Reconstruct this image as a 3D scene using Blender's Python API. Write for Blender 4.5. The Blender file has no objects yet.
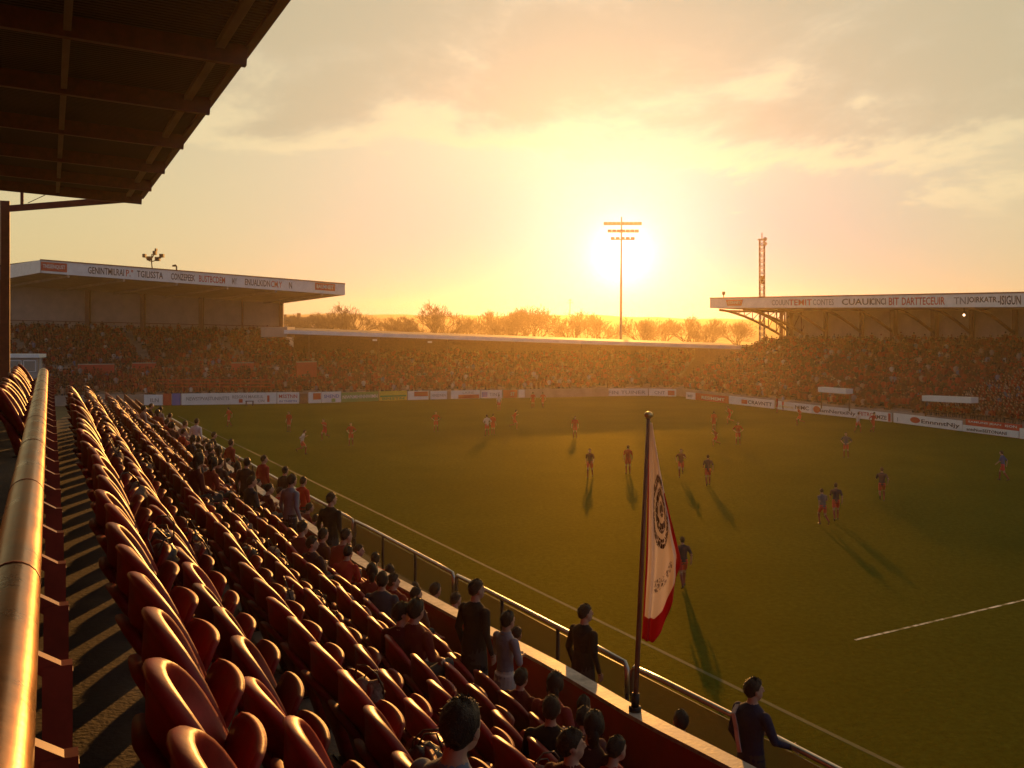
import bpy, bmesh, math, random
import numpy as np
from mathutils import Vector, Matrix, kdtree

random.seed(7)
RNG = np.random.default_rng(7)
sc = bpy.context.scene
COL = sc.collection
H = 9.2                       # eye height above the pitch
R = math.radians

# ------------------------------------------------------------------ camera
cam_d = bpy.data.cameras.new("camera")
cam = bpy.data.objects.new("camera", cam_d)
COL.objects.link(cam)
cam.location = (0, 0, H)
cam.rotation_euler = (R(90), 0, 0)
cam_d.sensor_width = 36.0
cam_d.lens = 36.0 * 1000 / 1024
cam_d.shift_y = -59 / 1024
cam_d.clip_start = 0.05
cam_d.clip_end = 20000
sc.camera = cam

# ------------------------------------------------------------------ light
SUN_EL, SUN_AZ = R(8.4), R(5.2)          # azimuth measured from +Y towards +X
sun_dir = Vector((math.sin(SUN_AZ) * math.cos(SUN_EL), math.cos(SUN_AZ) * math.cos(SUN_EL), math.sin(SUN_EL)))
sd = bpy.data.lights.new("sun", 'SUN')
sd.energy = 4.2
sd.angle = R(0.8)
sd.color = (1.0, 0.43, 0.09)
so = bpy.data.objects.new("sun", sd)
COL.objects.link(so)
so.rotation_euler = (-sun_dir).to_track_quat('-Z', 'Y').to_euler()

world = bpy.data.worlds.new("World")
sc.world = world
world.use_nodes = True
SKY_STRENGTH = 0.1
def build_world():
    nt = world.node_tree
    N, L = nt.nodes, nt.links
    N.clear()
    out = N.new('ShaderNodeOutputWorld'); bg = N.new('ShaderNodeBackground')
    L.new(bg.outputs[0], out.inputs[0])
    bg.inputs[1].default_value = SKY_STRENGTH
    sky = N.new('ShaderNodeTexSky'); sky.sky_type = 'NISHITA'
    sky.sun_disc = False; sky.sun_elevation = SUN_EL; sky.sun_rotation = SUN_AZ
    sky.air_density = 1.0; sky.dust_density = 4.0; sky.ozone_density = 1.0
    tc = N.new('ShaderNodeTexCoord')
    def math_n(op, a, b=None, c=None, clamp=False):
        m = N.new('ShaderNodeMath'); m.operation = op; m.use_clamp = clamp
        for i, q in enumerate((a, b, c)):
            if q is None: continue
            if isinstance(q, (int, float)): m.inputs[i].default_value = q
            else: L.new(q, m.inputs[i])
        return m.outputs[0]
    def mixc(fac, a, b, mode='MIX'):
        m = N.new('ShaderNodeMix'); m.data_type = 'RGBA'; m.blend_type = mode
        for i, q in ((0, fac), (6, a), (7, b)):
            if isinstance(q, (int, float)): m.inputs[i].default_value = q
            elif isinstance(q, tuple): m.inputs[i].default_value = (*q, 1)
            else: L.new(q, m.inputs[i])
        return m.outputs[2]
    def smooth(v, a, b, lo=0.0, hi=1.0):
        m = N.new('ShaderNodeMapRange'); m.interpolation_type = 'SMOOTHSTEP'
        m.inputs[1].default_value = a; m.inputs[2].default_value = b
        m.inputs[3].default_value = lo; m.inputs[4].default_value = hi
        L.new(v, m.inputs[0]); return m.outputs[0]
    sep = N.new('ShaderNodeSeparateXYZ'); L.new(tc.outputs['Generated'], sep.inputs[0])
    dx, dy, dz = sep.outputs
    # warm, hazy evening grade of the physical sky
    # (bright towards the sun, falling to a dim mauve away from it and overhead)
    front = smooth(dy, -0.25, 0.75)
    over = smooth(dz, 0.30, 0.80, 1.0, 0.18)
    tone = mixc(front, (2.5, 2.85, 3.7), mixc(smooth(dz, 0.05, 0.33), (7.0, 6.0, 3.1), (5.4, 5.0, 3.6)))
    tone = mixc(over, (1.0, 0.9, 0.9), tone)
    base = mixc(0.90, sky.outputs[0], tone)
    # horizon glow band (thick evening air)
    # glow round the sun
    dot = N.new('ShaderNodeVectorMath'); dot.operation = 'DOT_PRODUCT'
    L.new(tc.outputs['Generated'], dot.inputs[0])
    gd = Vector((math.sin(R(6.3)) * math.cos(R(4.0)), math.cos(R(6.3)) * math.cos(R(4.0)), math.sin(R(4.0))))
    dot.inputs[1].default_value = gd
    dpos = math_n('MAXIMUM', dot.outputs['Value'], 0.0)
    g1 = math_n('POWER', dpos, 26.0); g2 = math_n('POWER', dpos, 230.0); g3 = math_n('POWER', dpos, 2600.0)
    # the low sky round the sun is seen through lit air, which brings its own red
    lowband = smooth(dz, 0.06, 0.30, 1.0, 0.0)
    base = mixc(math_n('MULTIPLY', math_n('MULTIPLY', math_n('POWER', dpos, 20.0), lowband), 0.95), base, (1.2, 2.7, 3.8))
    # cloud sheet, laid out on a high plane
    den = math_n('ADD', math_n('MAXIMUM', dz, 0.0), 0.10)
    px = math_n('DIVIDE', dx, den); py = math_n('DIVIDE', dy, den)
    cmb = N.new('ShaderNodeCombineXYZ')
    L.new(math_n('MULTIPLY', px, 0.95), cmb.inputs[0]); L.new(math_n('MULTIPLY', py, 0.62), cmb.inputs[1])
    cmb.inputs[2].default_value = 3.7
    n1 = N.new('ShaderNodeTexNoise'); n1.inputs['Scale'].default_value = 0.95
    n1.inputs['Detail'].default_value = 9; n1.inputs['Roughness'].default_value = 0.60
    n1.inputs['Distortion'].default_value = 0.25
    L.new(cmb.outputs[0], n1.inputs['Vector'])
    # broad bank: stronger higher up, thinning toward the horizon
    bank = smooth(dz, 0.115, 0.20)
    dens = math_n('ADD', n1.outputs['Fac'], math_n('MULTIPLY', math_n('SUBTRACT', bank, 0.62), 0.30))
    cl = smooth(dens, 0.47, 0.66)
    edge = math_n('MULTIPLY', smooth(dens, 0.41, 0.50), smooth(dens, 0.50, 0.60, 1.0, 0.0))
    low = smooth(dz, 0.075, 0.13)
    cl = math_n('MULTIPLY', cl, low); edge = math_n('MULTIPLY', edge, low)
    c1 = mixc(math_n('MULTIPLY', math_n('MULTIPLY', cl, front), 0.80), base, (5.5, 4.75, 2.95))
    cl_f = cl
    e_amt = math_n('MULTIPLY', edge, math_n('ADD', 0.25, math_n('MULTIPLY', math_n('POWER', dpos, 14.0), 0.9)))
    c1 = mixc(math_n('MULTIPLY', e_amt, front), c1, (8.8, 7.4, 4.2))
    def scaled(col, f):
        return mixc(1.0, col, f, 'MULTIPLY')
    add = mixc(1.0, c1, mixc(g1, (0, 0, 0), (0.1, 0.2, 0.9)), 'ADD')
    add = mixc(1.0, add, mixc(g2, (0, 0, 0), (2.6, 2.7, 3.4)), 'ADD')
    add = mixc(1.0, add, mixc(g3, (0, 0, 0), (14.0, 13.0, 9.0)), 'ADD')
    # below the horizon: plain dim ground tone
    up = smooth(dz, -0.03, 0.0)
    fin = mixc(up, (1.2, 0.85, 0.4), add)
    L.new(fin, bg.inputs[0])
build_world()

sc.view_settings.view_transform = 'Standard'
sc.view_settings.look = 'None'
sc.view_settings.exposure = 0.0
sc.view_settings.gamma = 1.0
sc.view_settings.use_curve_mapping = False
sc.cycles.use_denoising = True
sc.cycles.max_bounces = 5
sc.cycles.diffuse_bounces = 3
sc.cycles.glossy_bounces = 2
sc.cycles.transparent_max_bounces = 12
sc.cycles.volume_bounces = 0
sc.cycles.sample_clamp_indirect = 4.0

# ------------------------------------------------------------------ geometry frames
def at(x, y, D):                      # a photo direction at distance D -> world point
    return Vector(((x - 512) / 1000 * D, D, H - (y - 325) / 1000 * D))
def ground(x, y, z=0.0):
    D = 1000 * (H - z) / (y - 325)
    return Vector(((x - 512) / 1000 * D, D, z))
TH = math.atan(0.462)
U = Vector((-math.sin(TH), math.cos(TH), 0))          # along the near seat rows
V = Vector((math.cos(TH), math.sin(TH), 0))           # towards the pitch
def S(t, s, h):                        # near-stand frame; h = metres below the eye
    p = U * s + V * t
    return Vector((p.x, p.y, H - h))
def sD(t, D):                          # s for a row offset t at distance D
    return (D - V.y * t) / U.y
FACE_PITCH = math.atan2(V.y, V.x) - math.pi / 2

# ------------------------------------------------------------------ materials
MATS = {}
def new_mat(name):
    m = bpy.data.materials.new(name); m.use_nodes = True
    nt = m.node_tree; b = nt.nodes['Principled BSDF']
    return m, nt, b
def mat(name, col, rough=0.6, metal=0.0, var=0.25, scale=6.0, bump=0.0, bscale=40.0, coat=0.0, spec=0.5, sheen=0.0, detail=5):
    if name in MATS: return MATS[name]
    m, nt, b = new_mat(name)
    N, L = nt.nodes, nt.links
    tc = N.new('ShaderNodeTexCoord')
    n = N.new('ShaderNodeTexNoise'); n.inputs['Scale'].default_value = scale
    n.inputs['Detail'].default_value = detail; n.inputs['Roughness'].default_value = 0.62
    L.new(tc.outputs['Object'], n.inputs['Vector'])
    r = N.new('ShaderNodeMapRange'); r.inputs[1].default_value = 0.3; r.inputs[2].default_value = 0.7
    r.inputs[3].default_value = 1 - var; r.inputs[4].default_value = 1 + var
    L.new(n.outputs['Fac'], r.inputs[0])
    mx = N.new('ShaderNodeMix'); mx.data_type = 'RGBA'; mx.blend_type = 'MULTIPLY'
    mx.inputs[0].default_value = 1.0; mx.inputs[6].default_value = (*col, 1)
    L.new(r.outputs[0], mx.inputs[7]); L.new(mx.outputs[2], b.inputs['Base Color'])
    rr = N.new('ShaderNodeMapRange'); rr.inputs[3].default_value = max(0.03, rough - 0.1); rr.inputs[4].default_value = min(1, rough + 0.12)
    L.new(n.outputs['Fac'], rr.inputs[0]); L.new(rr.outputs[0], b.inputs['Roughness'])
    b.inputs['Metallic'].default_value = metal
    b.inputs['Specular IOR Level'].default_value = spec
    b.inputs['Coat Weight'].default_value = coat
    b.inputs['Sheen Weight'].default_value = sheen
    if bump > 0:
        n2 = N.new('ShaderNodeTexNoise'); n2.inputs['Scale'].default_value = bscale; n2.inputs['Detail'].default_value = 4
        L.new(tc.outputs['Object'], n2.inputs['Vector'])
        bp = N.new('ShaderNodeBump'); bp.inputs['Strength'].default_value = bump; bp.inputs['Distance'].default_value = 0.02
        L.new(n2.outputs['Fac'], bp.inputs['Height']); L.new(bp.outputs[0], b.inputs['Normal'])
    if name in ('seat_plastic', 'seat_shell_front'):      # each seat faded differently
        oi = N.new('ShaderNodeObjectInfo'); fr = N.new('ShaderNodeMapRange'); fr.inputs[3].default_value = 0.6; fr.inputs[4].default_value = 1.35
        L.new(oi.outputs['Random'], fr.inputs[0])
        m2 = N.new('ShaderNodeMix'); m2.data_type = 'RGBA'; m2.blend_type = 'MULTIPLY'; m2.inputs[0].default_value = 1.0
        L.new(mx.outputs[2], m2.inputs[6]); L.new(fr.outputs[0], m2.inputs[7]); L.new(m2.outputs[2], b.inputs['Base Color'])
    MATS[name] = m
    return m
def mat_objcol(name, rough=0.85, sheen=0.0, fold=0.35):   # cloth dyed per object
    if name in MATS: return MATS[name]
    m, nt, b = new_mat(name); N, L = nt.nodes, nt.links
    oi = N.new('ShaderNodeObjectInfo'); tc = N.new('ShaderNodeTexCoord')
    n = N.new('ShaderNodeTexNoise'); n.inputs['Scale'].default_value = 9; n.inputs['Detail'].default_value = 4
    L.new(tc.outputs['Object'], n.inputs['Vector'])
    r = N.new('ShaderNodeMapRange'); r.inputs[3].default_value = 0.75; r.inputs[4].default_value = 1.25
    L.new(n.outputs['Fac'], r.inputs[0])
    mx = N.new('ShaderNodeMix'); mx.data_type = 'RGBA'; mx.blend_type = 'MULTIPLY'; mx.inputs[0].default_value = 1
    L.new(oi.outputs['Color'], mx.inputs[6]); L.new(r.outputs[0], mx.inputs[7])
    L.new(mx.outputs[2], b.inputs['Base Color'])
    b.inputs['Roughness'].default_value = rough; b.inputs['Sheen Weight'].default_value = sheen
    b.inputs['Specular IOR Level'].default_value = 0.2
    bp = N.new('ShaderNodeBump'); bp.inputs['Strength'].default_value = fold; bp.inputs['Distance'].default_value = 0.03
    n2 = N.new('ShaderNodeTexNoise'); n2.inputs['Scale'].default_value = 14; n2.inputs['Distortion'].default_value = 1.0
    L.new(tc.outputs['Object'], n2.inputs['Vector'])
    L.new(n2.outputs['Fac'], bp.inputs['Height']); L.new(bp.outputs[0], b.inputs['Normal'])
    MATS[name] = m; return m
def mat_vcol(name, rough=0.8):
    if name in MATS: return MATS[name]
    m, nt, b = new_mat(name)
    a = nt.nodes.new('ShaderNodeAttribute'); a.attribute_name = 'dye'
    nt.links.new(a.outputs['Color'], b.inputs['Base Color']); b.inputs['Roughness'].default_value = rough
    MATS[name] = m; return m

M = dict(
    seat=mat('seat_plastic', (0.20, 0.011, 0.010), 0.54, var=0.35, scale=9, bump=0.06, bscale=90, spec=0.22),
    seat_in=mat('seat_shell_front', (0.24, 0.013, 0.011), 0.42, var=0.35, scale=7, spec=0.30, bump=0.04, bscale=60),
    iron=mat('dark_iron', (0.03, 0.02, 0.018), 0.55, metal=0.4),
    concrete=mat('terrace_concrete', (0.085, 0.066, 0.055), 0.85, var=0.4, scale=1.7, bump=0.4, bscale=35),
    rust=mat('red_oxide_paint', (0.16, 0.03, 0.018), 0.5, var=0.3, scale=5),
    redpost=mat('red_post_paint', (0.20, 0.028, 0.016), 0.45, var=0.35, scale=9),
    rail=mat('worn_brass_rail', (0.36, 0.17, 0.06), 0.28, metal=0.8, var=0.4, scale=5, bump=0.03, bscale=45),
    steel=mat('galvanised_steel', (0.42, 0.41, 0.40), 0.35, metal=0.9, var=0.2),
    redwall=mat('red_painted_wall', (0.40, 0.035, 0.02), 0.6, var=0.25, scale=2, bump=0.1),
    coping=mat('worn_white_coping', (0.40, 0.34, 0.29), 0.55, var=0.5, scale=5, bump=0.15, bscale=25),
    white=mat('white_sheet_metal', (0.80, 0.79, 0.78), 0.5, var=0.1, scale=1.2),
    board=mat('white_board', (0.78, 0.76, 0.74), 0.45, var=0.08, scale=1.5),
    red=mat('red_paint', (0.50, 0.035, 0.02), 0.5, var=0.15),
    black=mat('black_paint', (0.02, 0.02, 0.022), 0.5, var=0.1),
    blue=mat('blue_paint', (0.04, 0.12, 0.42), 0.5, var=0.1),
    yellow=mat('yellow_paint', (0.62, 0.50, 0.06), 0.5, var=0.15),
    green=mat('green_paint', (0.08, 0.30, 0.08), 0.5, var=0.15),
    grey=mat('grey_paint', (0.30, 0.29, 0.28), 0.55, var=0.15),
    cladding=mat('pale_wall_cladding', (0.48, 0.37, 0.30), 0.7, var=0.15, scale=0.8),
    roofing=mat('dark_roof_sheet', (0.07, 0.05, 0.045), 0.7, var=0.2, scale=0.6),
    soffit=mat('soffit_board', (0.30, 0.24, 0.19), 0.75, var=0.2, scale=0.6),
    bark=mat('bare_bark', (0.10, 0.075, 0.055), 0.9, var=0.3, scale=2),
    skin=mat('skin', (0.42, 0.24, 0.16), 0.55, var=0.1, scale=8),
    hair=mat('dark_hair', (0.024, 0.013, 0.008), 0.45, var=0.4, scale=40, bump=0.6, bscale=120, spec=0.30),
    trousers=mat('dark_trousers', (0.03, 0.028, 0.03), 0.8, var=0.25, bump=0.3, bscale=18),
    shorts=mat('red_shorts', (0.52, 0.022, 0.018), 0.7, var=0.15),
    shoe=mat('dark_shoe', (0.03, 0.025, 0.02), 0.5),
    sock=mat('pale_sock', (0.55, 0.5, 0.48), 0.8),
    cloth=mat_objcol('dyed_cloth'),
    leather=mat('dark_leather', (0.05, 0.022, 0.016), 0.38, var=0.4, scale=12, bump=0.5, bscale=30),
    gold=mat('gilt_ball', (0.75, 0.55, 0.25), 0.3, metal=0.9),
    pole=mat('painted_pole', (0.22, 0.10, 0.07), 0.35, var=0.2),
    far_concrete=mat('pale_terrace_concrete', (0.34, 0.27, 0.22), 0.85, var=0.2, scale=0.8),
    brick=mat('dark_brick', (0.18, 0.09, 0.06), 0.85, var=0.3, scale=4),
)
def underside_mat():
    m, nt, b = new_mat('corrugated_roof_underside'); N, L = nt.nodes, nt.links
    tc = N.new('ShaderNodeTexCoord'); mp = N.new('ShaderNodeMapping')
    mp.inputs['Rotation'].default_value = (0, 0, -TH)
    L.new(tc.outputs['Object'], mp.inputs[0])
    w = N.new('ShaderNodeTexWave'); w.wave_type = 'BANDS'; w.bands_direction = 'Y'; w.inputs['Scale'].default_value = 2.1
    L.new(mp.outputs[0], w.inputs['Vector'])
    bp = N.new('ShaderNodeBump'); bp.inputs['Strength'].default_value = 0.8; bp.inputs['Distance'].default_value = 0.06
    L.new(w.outputs['Fac'], bp.inputs['Height']); L.new(bp.outputs[0], b.inputs['Normal'])
    n = N.new('ShaderNodeTexNoise'); n.inputs['Scale'].default_value = 0.8; n.inputs['Detail'].default_value = 6
    L.new(tc.outputs['Object'], n.inputs['Vector'])
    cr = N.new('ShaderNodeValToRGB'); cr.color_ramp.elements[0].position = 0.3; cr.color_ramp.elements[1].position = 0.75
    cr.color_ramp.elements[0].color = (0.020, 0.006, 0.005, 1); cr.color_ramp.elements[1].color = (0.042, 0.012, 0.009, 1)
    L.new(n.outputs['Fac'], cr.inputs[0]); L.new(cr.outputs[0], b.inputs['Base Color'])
    b.inputs['Roughness'].default_value = 0.7
    return m
M['underside'] = underside_mat()
def grass_mat():
    m, nt, b = new_mat('pitch_grass'); N, L = nt.nodes, nt.links
    tc = N.new('ShaderNodeTexCoord')
    n = N.new('ShaderNodeTexNoise'); n.inputs['Scale'].default_value = 0.10; n.inputs['Detail'].default_value = 7; n.inputs['Roughness'].default_value = 0.6
    n2 = N.new('ShaderNodeTexNoise'); n2.inputs['Scale'].default_value = 4.5; n2.inputs['Detail'].default_value = 8; n2.inputs['Roughness'].default_value = 0.75
    for q in (n, n2): L.new(tc.outputs['Object'], q.inputs['Vector'])
    cr = N.new('ShaderNodeValToRGB')
    cr.color_ramp.elements[0].position = 0.36; cr.color_ramp.elements[0].color = (0.040, 0.066, 0.009, 1)
    cr.color_ramp.elements[1].position = 0.66; cr.color_ramp.elements[1].color = (0.066, 0.092, 0.013, 1)
    L.new(n.outputs['Fac'], cr.inputs[0])
    r = N.new('ShaderNodeMapRange'); r.inputs[1].default_value = 0.3; r.inputs[2].default_value = 0.7; r.inputs[3].default_value = 0.50; r.inputs[4].default_value = 1.5
    L.new(n2.outputs['Fac'], r.inputs[0])
    mx = N.new('ShaderNodeMix'); mx.data_type = 'RGBA'; mx.blend_type = 'MULTIPLY'; mx.inputs[0].default_value = 1
    L.new(cr.outputs[0], mx.inputs[6]); L.new(r.outputs[0], mx.inputs[7])
    n3 = N.new('ShaderNodeTexNoise'); n3.inputs['Scale'].default_value = 5.0; n3.inputs['Detail'].default_value = 8; n3.inputs['Roughness'].default_value = 0.8
    L.new(tc.outputs['Object'], n3.inputs['Vector'])
    bp = N.new('ShaderNodeBump'); bp.inputs['Strength'].default_value = 0.6; bp.inputs['Distance'].default_value = 0.12
    L.new(n3.outputs['Fac'], bp.inputs['Height'])
    # dull blades plus the yellow green sheen of light passing through them
    df = N.new('ShaderNodeBsdfDiffuse'); df.inputs['Roughness'].default_value = 1.0
    L.new(mx.outputs[2], df.inputs['Color']); L.new(bp.outputs[0], df.inputs['Normal'])
    gl = N.new('ShaderNodeBsdfGlossy'); gl.inputs['Color'].default_value = (0.66, 0.55, 0.03, 1); gl.inputs['Roughness'].default_value = 0.56
    L.new(bp.outputs[0], gl.inputs['Normal'])
    ms = N.new('ShaderNodeMixShader'); ms.inputs[0].default_value = 0.034
    L.new(df.outputs[0], ms.inputs[1]); L.new(gl.outputs[0], ms.inputs[2])
    L.new(ms.outputs[0], N['Material Output'].inputs['Surface'])
    return m
M['grass'] = grass_mat()
M['field'] = mat('rough_field', (0.085, 0.08, 0.04), 0.95, var=0.4, scale=0.02)
M['track'] = mat('cinder_track', (0.075, 0.075, 0.03), 0.9, var=0.3, scale=0.6, bump=0.3, bscale=8)
M['hill'] = mat('hill_woodland', (0.07, 0.065, 0.04), 0.95, var=0.5, scale=0.012)
def line_mat():
    m, nt, b = new_mat('worn_line_paint'); N, L = nt.nodes, nt.links
    tc = N.new('ShaderNodeTexCoord'); n = N.new('ShaderNodeTexNoise'); n.inputs['Scale'].default_value = 2.5; n.inputs['Detail'].default_value = 8
    L.new(tc.outputs['Object'], n.inputs['Vector'])
    cr = N.new('ShaderNodeValToRGB'); cr.color_ramp.elements[0].position = 0.42; cr.color_ramp.elements[0].color = (0.12, 0.13, 0.05, 1)
    cr.color_ramp.elements[1].position = 0.6; cr.color_ramp.elements[1].color = (0.75, 0.72, 0.62, 1)
    L.new(n.outputs['Fac'], cr.inputs[0]); L.new(cr.outputs[0], b.inputs['Base Color']); b.inputs['Roughness'].default_value = 0.9
    return m
M['line'] = line_mat()
M['oldline'] = mat('faded_line_paint', (0.064, 0.070, 0.018), 0.9, var=0.45, scale=1.2)
def mesh_panel_mat():
    m, nt, b = new_mat('dusty_clear_panel'); N, L = nt.nodes, nt.links
    tr = N.new('ShaderNodeBsdfTransparent'); tr.inputs[0].default_value = (0.86, 0.86, 0.82, 1)
    mx = N.new('ShaderNodeMixShader'); mx.inputs[0].default_value = 0.30
    b.inputs['Base Color'].default_value = (0.35, 0.34, 0.28, 1); b.inputs['Roughness'].default_value = 0.3
    L.new(tr.outputs[0], mx.inputs[1]); L.new(b.outputs[0], mx.inputs[2])
    L.new(mx.outputs[0], N['Material Output'].inputs['Surface'])
    return m
M['panel'] = mesh_panel_mat()
def glass_mat():
    m, nt, b = new_mat('window_glass')
    b.inputs['Base Color'].default_value = (0.35, 0.38, 0.40, 1); b.inputs['Roughness'].default_value = 0.08
    b.inputs['Metallic'].default_value = 0.6
    return m
M['glass'] = glass_mat()
def lamp_mat():
    m, nt, b = new_mat('lit_lamp')
    b.inputs['Emission Color'].default_value = (1, 0.62, 0.35, 1); b.inputs['Emission Strength'].default_value = 4.0
    return m
M['lamp'] = lamp_mat()

# ------------------------------------------------------------------ mesh helpers
class MB:
    def __init__(self): self.v = []; self.f = []; self.m = []; self.smooth = []
    def add(self, vs, fs, mi=0, sm=False):
        o = len(self.v); self.v += [tuple(p) for p in vs]
        for f in fs: self.f.append(tuple(i + o for i in f)); self.m.append(mi); self.smooth.append(sm)
    def box8(self, p, mi=0):           # 4 bottom then 4 top corners
        self.add(p, [(3, 2, 1, 0), (4, 5, 6, 7), (0, 1, 5, 4), (1, 2, 6, 5), (2, 3, 7, 6), (3, 0, 4, 7)], mi)
    def box(self, lo, hi, mi=0):
        x0, y0, z0 = lo; x1, y1, z1 = hi
        self.box8([(x0, y0, z0), (x1, y0, z0), (x1, y1, z0), (x0, y1, z0), (x0, y0, z1), (x1, y0, z1), (x1, y1, z1), (x0, y1, z1)], mi)
    def bar(self, a, b, w, h, up=Vector((0, 0, 1)), mi=0):
        a, b = Vector(a), Vector(b); d = (b - a).normalized()
        x = d.cross(up)
        if x.length < 1e-4: x = d.cross(Vector((1, 0, 0)))
        x.normalize(); y = x.cross(d).normalized()
        ps = []
        for c in (a, b):
            ps += [c - x * w / 2 - y * h / 2, c + x * w / 2 - y * h / 2, c + x * w / 2 + y * h / 2, c - x * w / 2 + y * h / 2]
        self.box8(ps, mi)
    def tube(self, pts, r, n=8, mi=0, cap=True):
        pts = [Vector(p) for p in pts]
        rs = r if isinstance(r, (list, tuple)) else [r] * len(pts)
        vs = []; fs = []
        d0 = (pts[1] - pts[0]).normalized()
        x = d0.cross(Vector((0, 0, 1)))
        if x.length < 1e-3: x = d0.cross(Vector((0, 1, 0)))
        x.normalize()
        for i, p in enumerate(pts):
            d = (pts[min(i + 1, len(pts) - 1)] - pts[max(i - 1, 0)]).normalized()
            x = (x - d * x.dot(d)).normalized(); y = d.cross(x)
            for k in range(n):
                a = 2 * math.pi * k / n
                vs.append(p + (x * math.cos(a) + y * math.sin(a)) * rs[i])
        for i in range(len(pts) - 1):
            for k in range(n):
                k2 = (k + 1) % n
                fs.append((i * n + k, i * n + k2, (i + 1) * n + k2, (i + 1) * n + k))
        if cap:
            fs.append(tuple(reversed(range(n)))); fs.append(tuple(range((len(pts) - 1) * n, len(pts) * n)))
        self.add(vs, fs, mi, True)
    def ball(self, c, r, n=10, m=7, mi=0, sc_=(1, 1, 1)):
        c = Vector(c); vs = [c + Vector((0, 0, -r * sc_[2]))]; fs = []
        for j in range(1, m):
            ph = -math.pi / 2 + math.pi * j / m
            for k in range(n):
                a = 2 * math.pi * k / n
                vs.append(c + Vector((r * sc_[0] * math.cos(ph) * math.cos(a), r * sc_[1] * math.cos(ph) * math.sin(a), r * sc_[2] * math.sin(ph))))
        vs.append(c + Vector((0, 0, r * sc_[2])))
        for k in range(n): fs.append((0, 1 + (k + 1) % n, 1 + k))
        for j in range(m - 2):
            for k in range(n):
                a = 1 + j * n + k; b = 1 + j * n + (k + 1) % n
                fs.append((a, b, b + n, a + n))
        l = len(vs) - 1
        for k in range(n): fs.append((l, 1 + (m - 2) * n + k, 1 + (m - 2) * n + (k + 1) % n))
        self.add(vs, fs, mi, True)
    def mesh(self, name, mats):
        me = bpy.data.meshes.new(name)
        me.from_pydata([tuple(p) for p in self.v], [], self.f)
        for q in (mats if isinstance(mats, (list, tuple)) else [mats]): me.materials.append(q)
        me.polygons.foreach_set('material_index', self.m)
        me.polygons.foreach_set('use_smooth', self.smooth)
        me.update(); me.validate()
        return me
    def build(self, name, mats, parent=None, origin=None):
        if origin is not None:
            o = Vector(origin); self.v = [tuple(Vector(p) - o) for p in self.v]
        ob = bpy.data.objects.new(name, self.mesh(name, mats)); COL.objects.link(ob)
        if origin is not None: ob.location = origin
        if parent is not None: ob.parent = parent
        return ob
def tag(o, label=None, cat=None, group=None, kind=None):
    if label: o['label'] = label
    if cat: o['category'] = cat
    if group: o['group'] = group
    if kind: o['kind'] = kind
    return o
def empty(name, loc, label, cat, group=None, rz=0):
    o = bpy.data.objects.new(name, None); COL.objects.link(o)
    o.location = loc; o.rotation_euler = (0, 0, rz); o.empty_display_size = 0.2
    return tag(o, label, cat, group)
def copy_tree(o, parent=None):
    c = o.copy(); COL.objects.link(c)
    if parent is not None: c.parent = parent
    for ch in list(o.children): copy_tree(ch, c)
    return c
def wbox(mb, org, ex, ey, lo, hi, mi=0):     # box in a plan frame (ex, ey, z up)
    def q(a, b, c): return Vector(org) + ex * a + ey * b + Vector((0, 0, c))
    mb.box8([q(lo[0], lo[1], lo[2]), q(hi[0], lo[1], lo[2]), q(hi[0], hi[1], lo[2]), q(lo[0], hi[1], lo[2]),
             q(lo[0], lo[1], hi[2]), q(hi[0], lo[1], hi[2]), q(hi[0], hi[1], hi[2]), q(lo[0], hi[1], hi[2])], mi)
def lettering(txt, width, height, org, ex, nrm, mtl, parent, name='lettering', off=0.02):
    """flat letters fitted into width x height, centred on org, reading along ex"""
    cu = bpy.data.curves.new('txt', 'FONT'); cu.body = txt; cu.size = 1.0; cu.align_x = 'CENTER'; cu.align_y = 'CENTER'
    cu.extrude = 0.004; cu.resolution_u = 2; cu.offset = 0.012
    tmp = bpy.data.objects.new('txt', cu); COL.objects.link(tmp)
    dg = bpy.context.evaluated_depsgraph_get()
    me = bpy.data.meshes.new_from_object(tmp.evaluated_get(dg))
    bpy.data.objects.remove(tmp)
    co = np.array([v.co[:] for v in me.vertices])
    if len(co) == 0: return None
    mn, mx_ = co.min(0), co.max(0)
    cen = (mn + mx_) / 2
    sx = width / max(1e-4, mx_[0] - mn[0]); sy = height / max(1e-4, mx_[1] - mn[1])
    up = Vector((0, 0, 1))
    for v in me.vertices:
        p = Vector(org) + ex * ((v.co.x - cen[0]) * sx) + up * ((v.co.y - cen[1]) * sy) + nrm * (off + v.co.z)
        v.co = p
    me.materials.clear(); me.materials.append(mtl); me.name = name
    ob = bpy.data.objects.new(name, me); COL.objects.link(ob)
    if parent is not None:
        ob.parent = parent
        ob.matrix_parent_inverse = parent_inv(parent)
    return ob
def parent_inv(p):
    return Matrix.LocRotScale(p.location, p.rotation_euler, p.scale).inverted()
def put(mb, name, mats, root):         # build world-space mesh as a part of root
    ob = mb.build(name, mats, root); ob.matrix_parent_inverse = parent_inv(root); return ob

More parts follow.
